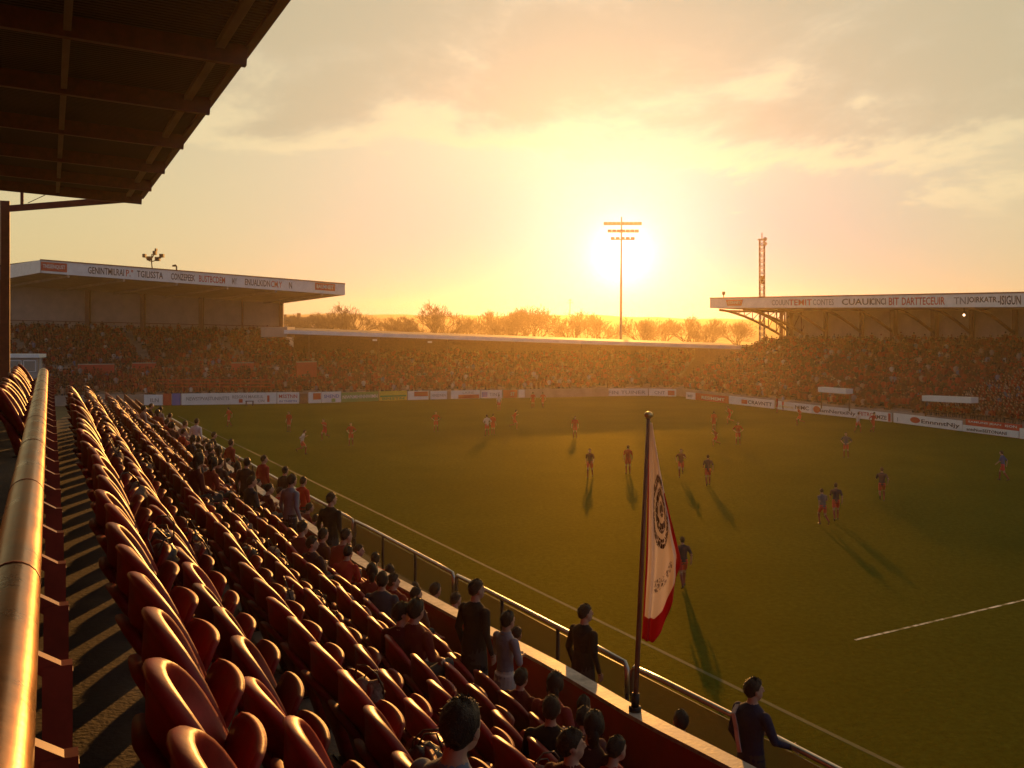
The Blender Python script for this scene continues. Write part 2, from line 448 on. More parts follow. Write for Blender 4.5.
# ------------------------------------------------------------------ the ground
def sheet(name, pts, z, m):
    mb = MB(); mb.add([(p[0], p[1], z) for p in pts], [tuple(range(len(pts)))])
    return tag(mb.build(name, m), kind='structure')
sheet('ground', [(-1250, -200), (1250, -200), (1250, 960), (-1250, 960)], -0.012, M['field'])
TP = math.atan(0.525)
UP = Vector((-math.sin(TP), math.cos(TP), 0)); VP = Vector((math.cos(TP), math.sin(TP), 0))
def Pp(t, s, z=0.0): 
    q = UP * s + VP * t; return Vector((q.x, q.y, z))
sheet('track', [Pp(6, -40)[:2], Pp(86, -40)[:2], Pp(84, 140)[:2], Pp(6, 140)[:2]], -0.006, M['track'])
sheet('pitch', [Pp(13.5, -30)[:2], Pp(82, -30)[:2], Pp(80, 126)[:2], Pp(13.5, 126)[:2]], 0.0, M['grass'])
def stripe(name, a, b, w, m, z=0.004):
    a, b = Vector(a), Vector(b); d = (b - a).normalized(); n = Vector((-d.y, d.x, 0)) * w / 2
    mb = MB(); mb.add([(a - n)[:2] + (z,), (b - n)[:2] + (z,), (b + n)[:2] + (z,), (a + n)[:2] + (z,)], [(0, 1, 2, 3)])
    return tag(mb.build(name, m), kind='structure')
stripe('touchline', ground(905, 770), ground(178, 416), 0.14, M['oldline'])
stripe('halfway_line', ground(855, 640), ground(1075, 588), 0.10, M['line'])
# hills
def hills():
    mb = MB(); xs = np.linspace(-1200, 1200, 160); nrow = 7
    vs = []
    for j in range(nrow):
        f = j / (nrow - 1)
        for x in xs:
            ridge = 19.3 - 0.014 * (x + 120) + 1.5 * math.sin(x * 0.009 + 1) + .8 * math.sin(x * 0.03) + .35 * math.sin(x * 0.11) + .25 * math.sin(x * .31)
            ridge = min(28, max(ridge, 13 + 1 * math.sin(x * 0.02)))
            vs.append((x, 560 + f * 380, -0.5 + ridge * math.sin(f * math.pi / 2) ** .8))
    n = len(xs); fs = []
    for j in range(nrow - 1):
        for i in range(n - 1): fs.append((j * n + i, j * n + i + 1, (j + 1) * n + i + 1, (j + 1) * n + i))
    mb.add(vs, fs, 0, True)
    tag(mb.build('hills', M['hill']), kind='structure')
hills()

# ------------------------------------------------------------------ near grandstand
# seat rows: offset t of the seat backs, h of the back tops below the eye, far end distance
ROWS = [(0.345, 1.30, 2.0, 21.0), (1.0, 1.96, 2.6, 32.0), (1.80, 2.44, 3.2, 36.0), (2.55, 3.00, 4.0, 43.0),
        (3.25, 3.35, 4.6, 49.0), (3.85, 3.70, 5.2, 50.0), (4.45, 4.05, 5.8, 50.0), (5.08, 4.42, 6.2, 15.0)]
SEAT_H = 0.86
WALL_H, RAIL_H, WALK_H = 4.3, 4.4, 5.5
def st_of(x, y, h):
    D = 1000 * h / (y - 325); X = (x - 512) / 1000 * D
    return (-X * math.sin(TH) + D * math.cos(TH), X * math.cos(TH) + D * math.sin(TH))
wall_pts = sorted([st_of(x, y, WALL_H) for x, y in ((900, 856), (713, 756), (640, 719), (548, 664), (460, 618), (360, 564), (300, 522), (231, 471), (185, 436), (160, 417))])
rail_pts = sorted([st_of(x, y, RAIL_H) for x, y in ((1010, 858), (835, 768), (734, 716), (640, 669), (560, 628), (471, 582), (360, 523), (279, 480), (211, 441), (155, 409))])
def wall_t(s): return float(np.interp(s, [p[0] for p in wall_pts], [p[1] for p in wall_pts]))
def rail_t(s): return float(np.interp(s, [p[0] for p in rail_pts], [p[1] for p in rail_pts]))
S_END = 54.0
stand = empty('grandstand', S(0, 0, H), 'near grandstand with stepped concrete terrace and dark overhanging roof on the left', 'grandstand')
def terrace():
    prof = [(-9.0, 1.72), (-5.0, 1.72), (-2.0, 1.72), (-0.12, 1.72), (-0.12, 2.16)]
    for k in range(len(ROWS)):
        t, h = ROWS[k][:2]
        if k > 0: prof += [(t - 0.14, ROWS[k - 1][1] + SEAT_H), (t - 0.14, h + SEAT_H)]
    prof.append((9.0, ROWS[-1][1] + SEAT_H))
    def s_max(t): return float(np.interp(t, [.80, .90, 1.6, 1.7, 2.35, 2.45, 3.05, 3.15], [22.8, 34.5, 34.5, 38, 38, 45, 45, 60]))
    mb = MB(); ss = np.concatenate([np.arange(-6, 12, 1.0), np.arange(12, S_END + .1, 2.0)])
    vs = []; fs = []; n = len(prof)
    for s in ss:
        w = wall_t(s)
        for (t, h) in prof: vs.append(S(min(t, w), min(s, s_max(t)), h))
    for i in range(len(ss) - 1):
        for j in range(n - 1):
            fs.append((i * n + j, (i + 1) * n + j, (i + 1) * n + j + 1, i * n + j + 1))
    # far end face down to the ground
    e0 = (len(ss) - 1) * n
    o = len(vs)
    for j in range(n): 
        p = vs[e0 + j]; vs.append(Vector((p.x, p.y, 0)))
    for j in range(n - 1): fs.append((e0 + j + 1, e0 + j, o + j, o + j + 1))
    mb.add(vs, fs)
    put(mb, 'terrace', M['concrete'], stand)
    # gangway floor between parapet and pitch railing, with the front face of the stand
    mb = MB(); vs = []; fs = []
    for s in ss:
        vs += [S(wall_t(s) - 0.1, s, WALK_H), S(rail_t(s) + 0.12, s, WALK_H), S(rail_t(s) + 0.12, s, H - 0.0)]
    for i in range(len(ss) - 1):
        for j in range(2): fs.append((i * 3 + j, (i + 1) * 3 + j, (i + 1) * 3 + j + 1, i * 3 + j + 1))
    mb.add(vs, fs)
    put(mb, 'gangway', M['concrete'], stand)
terrace()
ROOF_T, ROOF_S = 3.22, sD(3.22, 39.0)
def roof_h(t): return -5.0 - (ROOF_T - t) * 0.055
def roof():
    mb = MB(); ss = np.linspace(-9, ROOF_S, 14); ts = [ROOF_T, 0.2, -3, -6, -9.4]
    for lift, flip in ((0, False), (0.12, True)):
        vs = [S(t, s, roof_h(t) - lift) for s in ss for t in ts]; n = len(ts)
        fs = [(i * n + j, i * n + j + 1, (i + 1) * n + j + 1, (i + 1) * n + j) for i in range(len(ss) - 1) for j in range(n - 1)]
        mb.add(vs, [tuple(reversed(f)) for f in fs] if flip else fs)
    put(mb, 'roof', M['underside'], stand)
    mb = MB(); e = -9.35  # out of view rear and end walls, added to keep back sky light off the seats
    mb.add([S(e, -9, H), S(e, ROOF_S, H), S(e, ROOF_S, roof_h(e)), S(e, -9, roof_h(e))], [(0, 1, 2, 3)]); put(mb, 'rear_wall', M['brick'], stand)
    mb = MB(); mb.add([S(e, -9, H), S(ROOF_T, -9, H), S(ROOF_T, -9, roof_h(ROOF_T)), S(e, -9, roof_h(e))], [(3, 2, 1, 0)]); put(mb, 'end_wall', M['brick'], stand)
    # eaves beam and inner gutter
    mb = MB(); mb.bar(S(ROOF_T + 0.02, -9, -5.08), S(ROOF_T + 0.02, ROOF_S + 0.1, -5.08), 0.16, 0.30); put(mb, 'eaves_beam', M['rust'], stand)
    mb = MB(); mb.bar(S(ROOF_T - 0.5, -9, -4.93), S(ROOF_T - 0.5, ROOF_S, -4.93), 0.16, 0.10); put(mb, 'gutter', M['soffit'], stand)
    mb = MB(); mb.bar(S(0.26, -9, roof_h(.26) + 0.22), S(0.26, ROOF_S, roof_h(.26) + 0.22), 0.12, 0.12); put(mb, 'purlin', M['soffit'], stand)
    for t in (-3.2, -6.4):
        mb = MB(); mb.bar(S(t, -9, roof_h(t) + 0.22), S(t, ROOF_S, roof_h(t) + 0.22), 0.14, 0.14); put(mb, 'purlin', M['rust'], stand)
    for D in (8.2, 13.2, 17.9, 22.0, 26.3, 30.6, 34.6, 38.3):
        s = sD(ROOF_T, D)
        mb = MB(); mb.bar(S(ROOF_T - 0.03, s, roof_h(ROOF_T) + 0.2), S(-9.3, s, roof_h(-9.3) + 0.2), 0.16, 0.36); put(mb, 'rafter', M['rust'], stand)
    # end column with its bracket
    c = at(5, 205, 39); base = Vector((0, 0, 0))
    b = Vector((c.x, c.y, base.z))
    mb = MB(); mb.bar(b, Vector((c.x, c.y, c.z + 0.15)), 0.34, 0.34, up=V); mb.box((c.x - .3, c.y - .3, b.z), (c.x + .3, c.y + .3, b.z + 0.06))
    put(mb, 'column', M['rust'], stand)
    mb = MB(); mb.bar(at(4, 209, 39), at(136, 198.5, 39), 0.16, 0.24); put(mb, 'bracket_beam', M['rust'], stand)
    mb = MB(); mb.bar(at(22, 210, 39), at(22, 178, 39), 0.12, 0.12, up=V); put(mb, 'hanger', M['rust'], stand)
    mb = MB(); mb.tube([at(28, 203, 39), at(58, 189, 39), at(62, 176, 38)], 0.015, 5); put(mb, 'cable', M['iron'], stand)
roof()

# parapet
par = empty('parapet_wall', S(wall_t(10), 10, WALK_H), 'low red parapet wall with worn white coping below the seat rows', 'wall')
def parapet():
    ss = np.concatenate([np.arange(-3, 20, 0.5), np.arange(20, 51, 1.0)])
    def strip(mb, prof):
        n = len(prof); vs = [S(wall_t(s) + dt, s, h) for s in ss for (dt, h) in prof]
        fs = [(i * n + j, i * n + (j + 1) % n, (i + 1) * n + (j + 1) % n, (i + 1) * n + j) for i in range(len(ss) - 1) for j in range(n)]
        fs += [tuple(range(n)), tuple(reversed(range((len(ss) - 1) * n, len(ss) * n)))]
        mb.add(vs, fs)
    mb = MB(); strip(mb, [(0.0, 5.6), (0.0, WALL_H + 0.05), (0.16, WALL_H + 0.05), (0.16, 5.6)]); put(mb, 'wall', M['redwall'], par)
    mb = MB(); strip(mb, [(-0.03, WALL_H + 0.046), (-0.03, WALL_H), (0.18, WALL_H), (0.18, WALL_H + 0.046)]); put(mb, 'coping', M['coping'], par)
parapet()

# pitch railing in sections, bent down at the section ends
def railing():
    cuts = [1.5, 6.6, 11.15, 16.5, 22.0, 28.0, 34.0, 40.0, 46.0, 51.0]
    where = ['nearest the camera, at the bottom edge', 'just in front of the flag pole', 'just past the flag pole', 'in front of the tall man in black', 'beside the dark haired men in the gangway',
             'beside the man in the red top', 'beyond the man in the long red coat', 'next to the steward in white', 'at the far end of the gangway']
    for i in range(len(cuts) - 1):
        a, b = cuts[i] + 0.06, cuts[i + 1] - 0.06
        root = empty('railing', S(rail_t((a + b) / 2), (a + b) / 2, WALK_H), 'steel railing section with clear panels ' + where[i], 'railing', 'pitch side railing sections')
        ss = np.linspace(a, b, 8)
        pts = [S(rail_t(s), s, RAIL_H) for s in ss]
        lowa = S(rail_t(a), a, RAIL_H + 0.4); lowb = S(rail_t(b), b, RAIL_H + 0.4)
        path = [lowa, S(rail_t(a), a, RAIL_H + 0.08), S(rail_t(a + .05), a + .05, RAIL_H + .015)] + pts[1:-1] + [S(rail_t(b - .05), b - .05, RAIL_H + .015), S(rail_t(b), b, RAIL_H + 0.08), lowb]
        mb = MB(); mb.tube(path, 0.035, 10); put(mb, 'top_rail', M['steel'], root)
        mb = MB(); mb.tube([S(rail_t(s), s, WALK_H - 0.12) for s in ss], 0.022, 8); put(mb, 'bottom_rail', M['steel'], root)
        n = max(2, int((b - a) / 1.7))
        for k in range(n + 1):
            s = a + (b - a) * k / n
            mb = MB(); mb.tube([S(rail_t(s), s, WALK_H), S(rail_t(s), s, RAIL_H + (0.39 if k in (0, n) else 0.03))], 0.028, 8); put(mb, 'post', M['iron'], root)
        for k in range(n):
            s0 = a + (b - a) * k / n + 0.05; s1 = a + (b - a) * (k + 1) / n - 0.05
            mb = MB()
            c = [S(rail_t(s0), s0, WALK_H - 0.16), S(rail_t(s1), s1, WALK_H - 0.16), S(rail_t(s1), s1, RAIL_H + 0.07), S(rail_t(s0), s0, RAIL_H + 0.07)]
            o = V * 0.008
            mb.box8([c[0] - o, c[1] - o, c[1] + o, c[0] + o, c[3] - o, c[2] - o, c[2] + o, c[3] + o]); put(mb, 'panel', M['panel'], root)
railing()

# aisle handrail
hr = empty('handrail', S(-0.05, 2, 1.72), 'thick worn brass handrail on close set red posts beside the aisle', 'handrail')
def handrail():
    s0, s1 = -0.6, sD(-0.05, 11.6)
    h = 0.55; t = -0.070
    mb = MB(); pts = [S(t, s, h) for s in np.linspace(s0, s1, 60)]
    mb.tube(pts, 0.052, 20); put(mb, 'rail', M['rail'], hr)
    mb = MB()
    for s in np.arange(1.1, s1, 1.25):
        mb = MB(); mb.tube([S(t, s - 0.006, h), S(t, s + 0.006, h)], 0.0532, 20); put(mb, 'sleeve_joint', M['rust'], hr)
    for s in np.arange(0.3, s1, 0.42):
        mb = MB(); mb.bar(S(0.012, s, 1.72), S(0.012, s, h + 0.06), 0.05, 0.035, up=U); mb.bar(S(0.03, s, h + 0.085), S(t + .02, s, h + 0.035), 0.03, 0.03); put(mb, 'post', M['redpost'], hr)
    mb = MB(); mb.bar(S(.012, s0, 1.15), S(.012, s1, 1.15), 0.055, 0.05); put(mb, 'mid_rail', M['redpost'], hr)
    mb = MB(); mb.bar(S(.012, s0, 1.66), S(.012, s1, 1.66), 0.06, 0.1); put(mb, 'kick_plate', M['redpost'], hr)
handrail()

# ------------------------------------------------------------------ seats
def seat_parts():
    mb = MB()                                     # dished oval shell; local +Y faces the pitch
    n = 28; rings = [0, .22, .42, .6, .74, .84, .91, .96, 1.01, 1.05, 1.08, 1.09, 1.08]
    back = [0, 0, 0, 0, 0, 0, .002, .006, .014, .026, .042, .058, .074]
    def P(r, a, b=0.0, thick=0.0):
        ca, sa = math.cos(a), math.sin(a)
        x = 0.262 * r * math.copysign(abs(ca) ** 0.86, ca); zz = r * math.copysign(abs(sa) ** 0.86, sa)
        z = 0.565 + 0.285 * zz
        y = -0.10 + 0.15 * min(r, 1) ** 2.0 + 0.05 * (x / 0.262) ** 2 - 0.46 * (z - 0.45) - b - thick
        return (x, y, z)
    vs = [P(0, 0)]; fs = []
    for r, b in zip(rings[1:], back[1:]):
        for k in range(n): vs.append(P(r, 2 * math.pi * k / n, b))
    # back of the shell: inner ring returns along the rear
    for r, b in ((1.04, .086), (.95, .072), (.7, .042), (.4, .035)):
        for k in range(n): vs.append(P(r, 2 * math.pi * k / n, b if r >= 1 else b - 0.0, 0.0))
    vs.append(P(0, 0, 0.03))
    nr = len(rings) - 1 + 4
    for k in range(n): fs.append((0, 1 + k, 1 + (k + 1) % n))
    for j in range(nr - 1):
        for k in range(n):
            a = 1 + j * n + k; c = 1 + j * n + (k + 1) % n
            fs.append((a, a + n, c + n, c))
    l = len(vs) - 1
    for k in range(n): fs.append((l, 1 + (nr - 1) * n + (k + 1) % n, 1 + (nr - 1) * n + k))
    mb.add(vs, fs, 0, True)
    shell = mb.mesh('backrest', M['seat_in'])
    mb = MB()                                     # rear carrier: tapered hollow body under the shell
    prof = []
    for z, w, y0, d in ((0.02, .09, .06, .05), (0.16, .10, .03, .06), (0.30, .15, -.015, .06), (0.42, .19, -.06, .05), (0.50, .205, -.115, .04), (0.58, .20, -.17, .035), (0.64, .17, -.21, .03)):
        prof.append((z, w, y0, d))
    vs = []; fs = []; m_ = 16
    for z, w, y0, d in prof:
        for k in range(m_):
            a = 2 * math.pi * k / m_
            ca, sa = math.cos(a), math.sin(a)
            vs.append((w * math.copysign(abs(ca) ** .6, ca), y0 - 0.02 + d * math.copysign(abs(sa) ** .7, sa), z))
    for i in range(len(prof) - 1):
        for k in range(m_):
            k2 = (k + 1) % m_; fs.append((i * m_ + k, i * m_ + k2, (i + 1) * m_ + k2, (i + 1) * m_ + k))
    fs.append(tuple(reversed(range(m_)))); fs.append(tuple(range((len(prof) - 1) * m_, len(prof) * m_)))
    mb.add(vs, fs, 0, True)
    carrier = mb.mesh('support', M['seat'])
    mb = MB()                                     # seat pan, dished with a rolled front lip
    nu, nv = 10, 9; vs = []; fs = []
    for th_ in (0, 1):
        for j in range(nv):
            v = j / (nv - 1)
            for i in range(nu):
                u = i / (nu - 1) * 2 - 1
                w = 0.235 * (1 - 0.10 * abs(v - .45) ** 2 * 4)
                vs.append((w * u, 0.02 + 0.40 * v - 0.03 * abs(u) ** 3 * (v > .8), 0.43 + 0.03 * u * u - 0.03 * (v ** 4) - 0.012 * math.sin(v * 3.1) - 0.03 * th_))
    o = nu * nv
    for j in range(nv - 1):
        for i in range(nu - 1):
            a = j * nu + i
            fs.append((a, a + 1, a + nu + 1, a + nu)); fs.append((o + a + nu, o + a + nu + 1, o + a + 1, o + a))
    for j in range(nv - 1):
        for i in (0, nu - 1):
            a = j * nu + i; fs.append((a, a + nu, o + a + nu, o + a) if i == 0 else (o + a, o + a + nu, a + nu, a))
    for i in range(nu - 1):
        fs.append((o + i, o + i + 1, i + 1, i)); a = (nv - 1) * nu + i; fs.append((a, a + 1, o + a + 1, o + a))
    mb.add(vs, fs, 0, True)
    pan = mb.mesh('seat_pan', M['seat'])
    ra = math.radians(74); ca, sa = math.cos(ra), math.sin(ra)              # the same pan tipped up
    mb.v = [(x, .075 + (y - .03) * ca * .50 - (z - .42) * sa, .40 + (y - .03) * sa * .50 + (z - .42) * ca) for x, y, z in mb.v]
    pan_up = mb.mesh('seat_pan', M['seat'])
    mb = MB()
    mb.bar((0, 0.04, 0.0), (0, 0.05, 0.41), 0.06, 0.05, up=Vector((0, 1, 0))); mb.box((-.09, -.04, 0), (.09, .14, 0.012))
    mb.bar((-.2, .08, .395), (.2, .08, .395), .04, .03)
    leg = mb.mesh('leg', M['iron'])
    return [('backrest', shell), ('support', carrier), ('seat_pan', pan_up), ('leg', leg)], pan
SEAT, PAN_DOWN = seat_parts()
SEAT_STEP = 0.72
SEAT_OFF = 0.22                          # the shell leans back by this much
seat_slots = []                          # (distance, row, t, s, floor_h)
for k, (t, h, d0, d1) in enumerate(ROWS):
    s = sD(t, d0) + (0.21 * k) % SEAT_STEP
    if k == 0: s = sD(t, 3.02)
    while s < sD(t, d1):
        if t + 0.70 < wall_t(s): seat_slots.append((s * U.y + t * V.y, k, t, s, h + SEAT_H))
        s += SEAT_STEP
s = sD(-0.62, 13.0)
while s < sD(-0.62, 21.0):
    seat_slots.append((s * U.y - .62 * V.y, -1, -0.62, s, 1.72)); s += SEAT_STEP
def visible(D, t, s, h):
    p = S(t, s, h - 0.8); x = 512 + 1000 * p.x / p.y; y = 325 + 1000 * (H - p.z) / p.y
    return -45 < x < 1060 and y < 830
seat_slots = [q for q in seat_slots if visible(q[0], q[2], q[3], q[4])]
seat_slots.sort()
prob = {0: 0, 1: 0, 2: .03, 3: .12, 4: .28, 5: .46, 6: .56, 7: .45}
FANS, BAGGED = set(), set(); _r = random.Random(11)
for i, (D, k, t, s, fh) in enumerate(seat_slots):
    if k >= 2 and 8.0 < D < 42 and len(FANS) < 118 and _r.random() < prob[k] * (.62 if D < 14 else 1): FANS.add(i)
    elif 0 <= k <= 5 and D < 17 and len(BAGGED) < 26 and _r.random() < .17: BAGGED.add(i)
def keep(q):                                # room for the spectator nearest the camera
    return abs(q[2] - 1.8) > .1 or abs(q[0] - 4.75) > .55
ROW_WORD = {-1: 'upper row left of the brass handrail', 0: 'first row beside the aisle', 1: 'second row from the aisle', 2: 'third row from the aisle', 3: 'fourth row from the aisle',
            4: 'fifth row from the aisle', 5: 'sixth row from the aisle', 6: 'seventh row, near the red parapet', 7: 'last row, against the red parapet'}
def seat_matrix(t, s, fh, rz):
    return S(t + SEAT_OFF, s, fh), FACE_PITCH + rz
proto = None
for i, (D, k, t, s, fh) in enumerate(seat_slots[:296]):
    loc, rz = seat_matrix(t, s, fh, random.uniform(-.10, .10))
    lab = 'glossy dark red bucket seat in the ' + ROW_WORD[k]
    if not keep((D, k, t)): continue
    if proto is None:
        proto = empty('stadium_seat', loc, lab, 'seat', 'red bucket seats of the near stand', rz); proto.scale = (1.18, 1.1, 1.04)
        for nm, me in SEAT:
            o = bpy.data.objects.new(nm, me); COL.objects.link(o); o.parent = proto
        o = proto
    else:
        o = copy_tree(proto); o.location = loc; o.rotation_euler = (random.uniform(-.05, .05), random.uniform(-.025, .025), rz); o['label'] = lab
    if i in FANS:
        for c in o.children:
            if c.name.startswith('seat_pan'): c.data = PAN_DOWN
def far_seats():
    mb = MB()
    for (D, k, t, s, fh) in seat_slots[296:]:
        loc, rz = seat_matrix(t, s, fh, random.uniform(-.06, .06))
        mtx = Matrix.Translation(loc) @ Matrix.Rotation(rz, 4, 'Z')
        for nm, me in SEAT[:3]:
            mb.add([mtx @ v.co for v in me.vertices], [tuple(p.vertices) for p in me.polygons], 0, True)
    if mb.v: tag(mb.build('distant_seats', M['seat']), 'far ends of the red seat rows reading as one mass', 'seats', kind='stuff')
far_seats()

# ------------------------------------------------------------------ people
class Body:
    """primitives joined into one continuous skin by voxel remeshing; regions keep their material"""
    def __init__(self): self.mb = MB(); self.tags = []
    def _t(self, m): self.tags += [m] * (len(self.mb.v) - len(self.tags))
    def cap(self, a, b, r0, r1, m, sx=1.0):
        a, b = Vector(a), Vector(b); d = b - a
        k = 5; pts = [a + d * i / k for i in range(k + 1)]; rs = [r0 + (r1 - r0) * i / k for i in range(k + 1)]
        self.mb.tube(pts, rs, 12); self.mb.ball(a, r0, 12, 8); self.mb.ball(b, r1, 12, 8); self._t(m)
    def ell(self, c, rx, ry, rz, m):
        self.mb.ball(c, 1.0, 14, 10, 0, (rx, ry, rz)); self._t(m)
    def rings(self, rs, m):            # (centre, rx, ry)
        n = 16; vs = []; fs = []
        for c, rx, ry in rs:
            for k in range(n):
                a = 2 * math.pi * k / n; vs.append((c[0] + rx * math.cos(a), c[1] + ry * math.sin(a), c[2]))
        for i in range(len(rs) - 1):
            for k in range(n):
                k2 = (k + 1) % n; fs.append((i * n + k, i * n + k2, (i + 1) * n + k2, (i + 1) * n + k))
        fs.append(tuple(reversed(range(n)))); fs.append(tuple(range((len(rs) - 1) * n, len(rs) * n)))
        self.mb.add(vs, fs, 0, True); self._t(m)
    def bake(self, voxel, mats, smooth=4):
        tmp = self.mb.build('tmp', M['skin'])
        md = tmp.modifiers.new('r', 'REMESH'); md.mode = 'VOXEL'; md.voxel_size = voxel; md.use_smooth_shade = True
        sm = tmp.modifiers.new('s', 'SMOOTH'); sm.factor = 0.5; sm.iterations = smooth
        dg = bpy.context.evaluated_depsgraph_get()
        me = bpy.data.meshes.new_from_object(tmp.evaluated_get(dg))
        old = tmp.data; 
        kd = kdtree.KDTree(len(self.mb.v))
        for i, p in enumerate(self.mb.v): kd.insert(Vector(p), i)
        kd.balance()
        bpy.data.objects.remove(tmp); bpy.data.meshes.remove(old)
        me.materials.clear()
        for q in mats: me.materials.append(q)
        idx = [self.tags[kd.find(p.center)[1]] for p in me.polygons]
        me.polygons.foreach_set('material_index', idx); me.polygons.foreach_set('use_smooth', [True] * len(idx))
        me.update()
        return me
SKIN, TOP, LOW, SHOE, SOCK = 0, 1, 2, 3, 4
def hand(b, wrist, d, side, curl=0.35, detail=True):
    """palm, four unequal bent fingers and a thumb leaving the side of the palm"""
    d = Vector(d).normalized(); wrist = Vector(wrist)
    fwd = Vector((0, 1, 0)); across = (fwd - d * fwd.dot(d)).normalized()      # index side faces forward
    inward = Vector((-side, 0, 0)); inward = (inward - d * inward.dot(d) - across * inward.dot(across)).normalized()
    palm = wrist + d * 0.055
    b.cap(wrist, palm, 0.026, 0.030, SKIN)
    if not detail:
        b.cap(palm, palm + d * 0.07 + inward * 0.02, 0.030, 0.014, SKIN); return
    for i, (o, ln) in enumerate(((0.036, .072), (0.012, .080), (-0.012, .075), (-0.035, .058))):
        k0 = wrist + d * 0.085 + across * o
        k1 = k0 + (d + inward * curl).normalized() * ln * 0.5
        k2 = k1 + (d + inward * curl * 2.4).normalized() * ln * 0.5
        b.cap(palm + across * o * 0.6, k0, .013, .0105, SKIN); b.cap(k0, k1, .0098, .009, SKIN); b.cap(k1, k2, .009, .0075, SKIN)
    t0 = wrist + d * 0.03 + across * 0.024
    t1 = t0 + (d * 0.5 + across * 0.75 + inward * 0.2).normalized() * 0.035
    t2 = t1 + (d * 0.85 + across * 0.35 + inward * 0.35).normalized() * 0.03
    b.cap(t0, t1, .013, .011, SKIN); b.cap(t1, t2, .0105, .0085, SKIN)
def head(b, c, turn=0.0):
    c = Vector(c); rot = Matrix.Rotation(turn, 3, 'Z')
    def q(x, y, z): return c + rot @ Vector((x, y, z))
    b.ell(q(0, -0.008, 0.02), .076, .094, .098, SKIN)
    b.ell(q(0, 0.030, -0.045), .056, .058, .066, SKIN)
    b.cap(q(0, .085, .012), q(0, .104, -.018), .010, .015, SKIN)                 # nose
    b.ell(q(0, .073, -.062), .027, .014, .009, SKIN)                             # mouth
    for s in (-1, 1):
        b.ell(q(s * .078, -.008, -.008), .012, .024, .034, SKIN)                 # ears
        b.ell(q(s * .030, .078, .028), .022, .012, .008, SKIN)                   # brows
def hair_mesh(c, turn=0.0, style=0):
    c = Vector(c); rot = Matrix.Rotation(turn, 3, 'Z'); mb = MB()
    n, m_ = 40, 22; vs = []; fs = []
    rr = random.Random(style * 5 + 1)
    ph0 = [rr.uniform(0, 6.28) for _ in range(8)]
    back = (-.92, -.70, -1.05)[style % 3]                  # how far the hair runs down the nape
    def surf(a, q):
        fr = max(0.0, math.sin(a)) ** .6                    # face side stops at the hairline
        side = abs(math.cos(a))
        low = back + fr * (0.62 - back) * (1 if math.sin(a) > 0 else 0) + .42 * side ** 4
        p2 = math.pi / 2 + (low - math.pi / 2) * q
        lump = 1.06 + .035 * math.sin(3 * a + ph0[0] + 4 * p2) + .025 * math.sin(7 * a + ph0[1] - 6 * p2) + .006 * math.sin(13 * a + 9 * p2 + ph0[2]) + (.06 if style == 2 else 0)
        edge = .93 if q > .97 else 1.0
        return Vector((.080 * lump * edge * math.cos(p2) * math.cos(a), -.012 + .102 * lump * edge * math.cos(p2) * math.sin(a), .020 + .108 * lump * math.sin(p2)))
    for j in range(m_ + 1):
        for k in range(n): vs.append(c + rot @ surf(2 * math.pi * k / n, j / m_))
    for j in range(m_):
        for k in range(n):
            k2 = (k + 1) % n; fs.append((j * n + k, (j + 1) * n + k, (j + 1) * n + k2, j * n + k2))
    mb.add(vs, fs, 0, True)
    for _ in range(300):                                    # short loose tufts that break the outline
        a = rr.uniform(0, 6.28); q = rr.uniform(0, .96); p = surf(a, q); o = p.normalized()
        d = (o * .6 + Vector((rr.uniform(-.7, .7), rr.uniform(-.9, .4), rr.uniform(-.6, .5)))).normalized()
        t = o.cross(d)
        if t.length < .05: continue
        t = t.normalized() * .003; ln = rr.uniform(.008, .022)
        mb.add([c + rot @ (p * .985 - t), c + rot @ (p * .985 + t), c + rot @ (p + d * ln)], [(0, 1, 2)])
    if style == 2:
        mb.ball(c + rot @ Vector((0, -.095, -.06)), .055, 12, 9, 0, (1.0, .7, 1.7))
    return mb.mesh('hair', M['hair'])
def torso(b, hip, lean=0.0, top=TOP, slim=1.0, coat=False):
    """hip: pelvis centre; returns shoulder height centre"""
    hx, hy, hz = hip
    prof = [(-.10, .150, .105), (0.0, .165, .118), (.10, .150, .108), (.20, .143, .102), (.30, .158, .112), (.40, .186, .120), (.47, .190, .104), (.515, .140, .082), (.55, .075, .064)]
    rs = []
    for dz, rx, ry in prof:
        rs.append(((hx, hy + lean * max(0, dz), hz + dz * math.cos(lean * .6)), rx * slim, ry * slim))
    b.rings(rs, top)
    if coat:
        b.rings([((hx, hy, hz - .42), .20, .15), ((hx, hy, hz - .2), .19, .145), ((hx, hy, hz + .05), .172, .128), ((hx, hy, hz + .2), .155, .11)], top)
    sh = Vector((hx, hy + lean * .48, hz + .47 * math.cos(lean * .6)))
    nk = sh + Vector((0, lean * .10, .05))
    b.cap(nk, nk + Vector((0, .012 + lean * .08, .10)), .056, .050, SKIN)
    b.rings([((nk.x, nk.y, nk.z - .01), .082, .076), ((nk.x, nk.y + .004, nk.z + .035), .070, .068)], top)
    return sh
def arm(b, sh, side, elbow, wrist, sleeve=1.0, top=TOP, detail=True, curl=.35):
    s0 = sh + Vector((side * .186, 0, -.018)); e = Vector(elbow); w = Vector(wrist)
    b.cap(s0, e, .062, .046, top)
    b.cap(e, w, .043, .030, top if sleeve > .5 else SKIN)
    hand(b, w, (w - e), side, curl, detail)
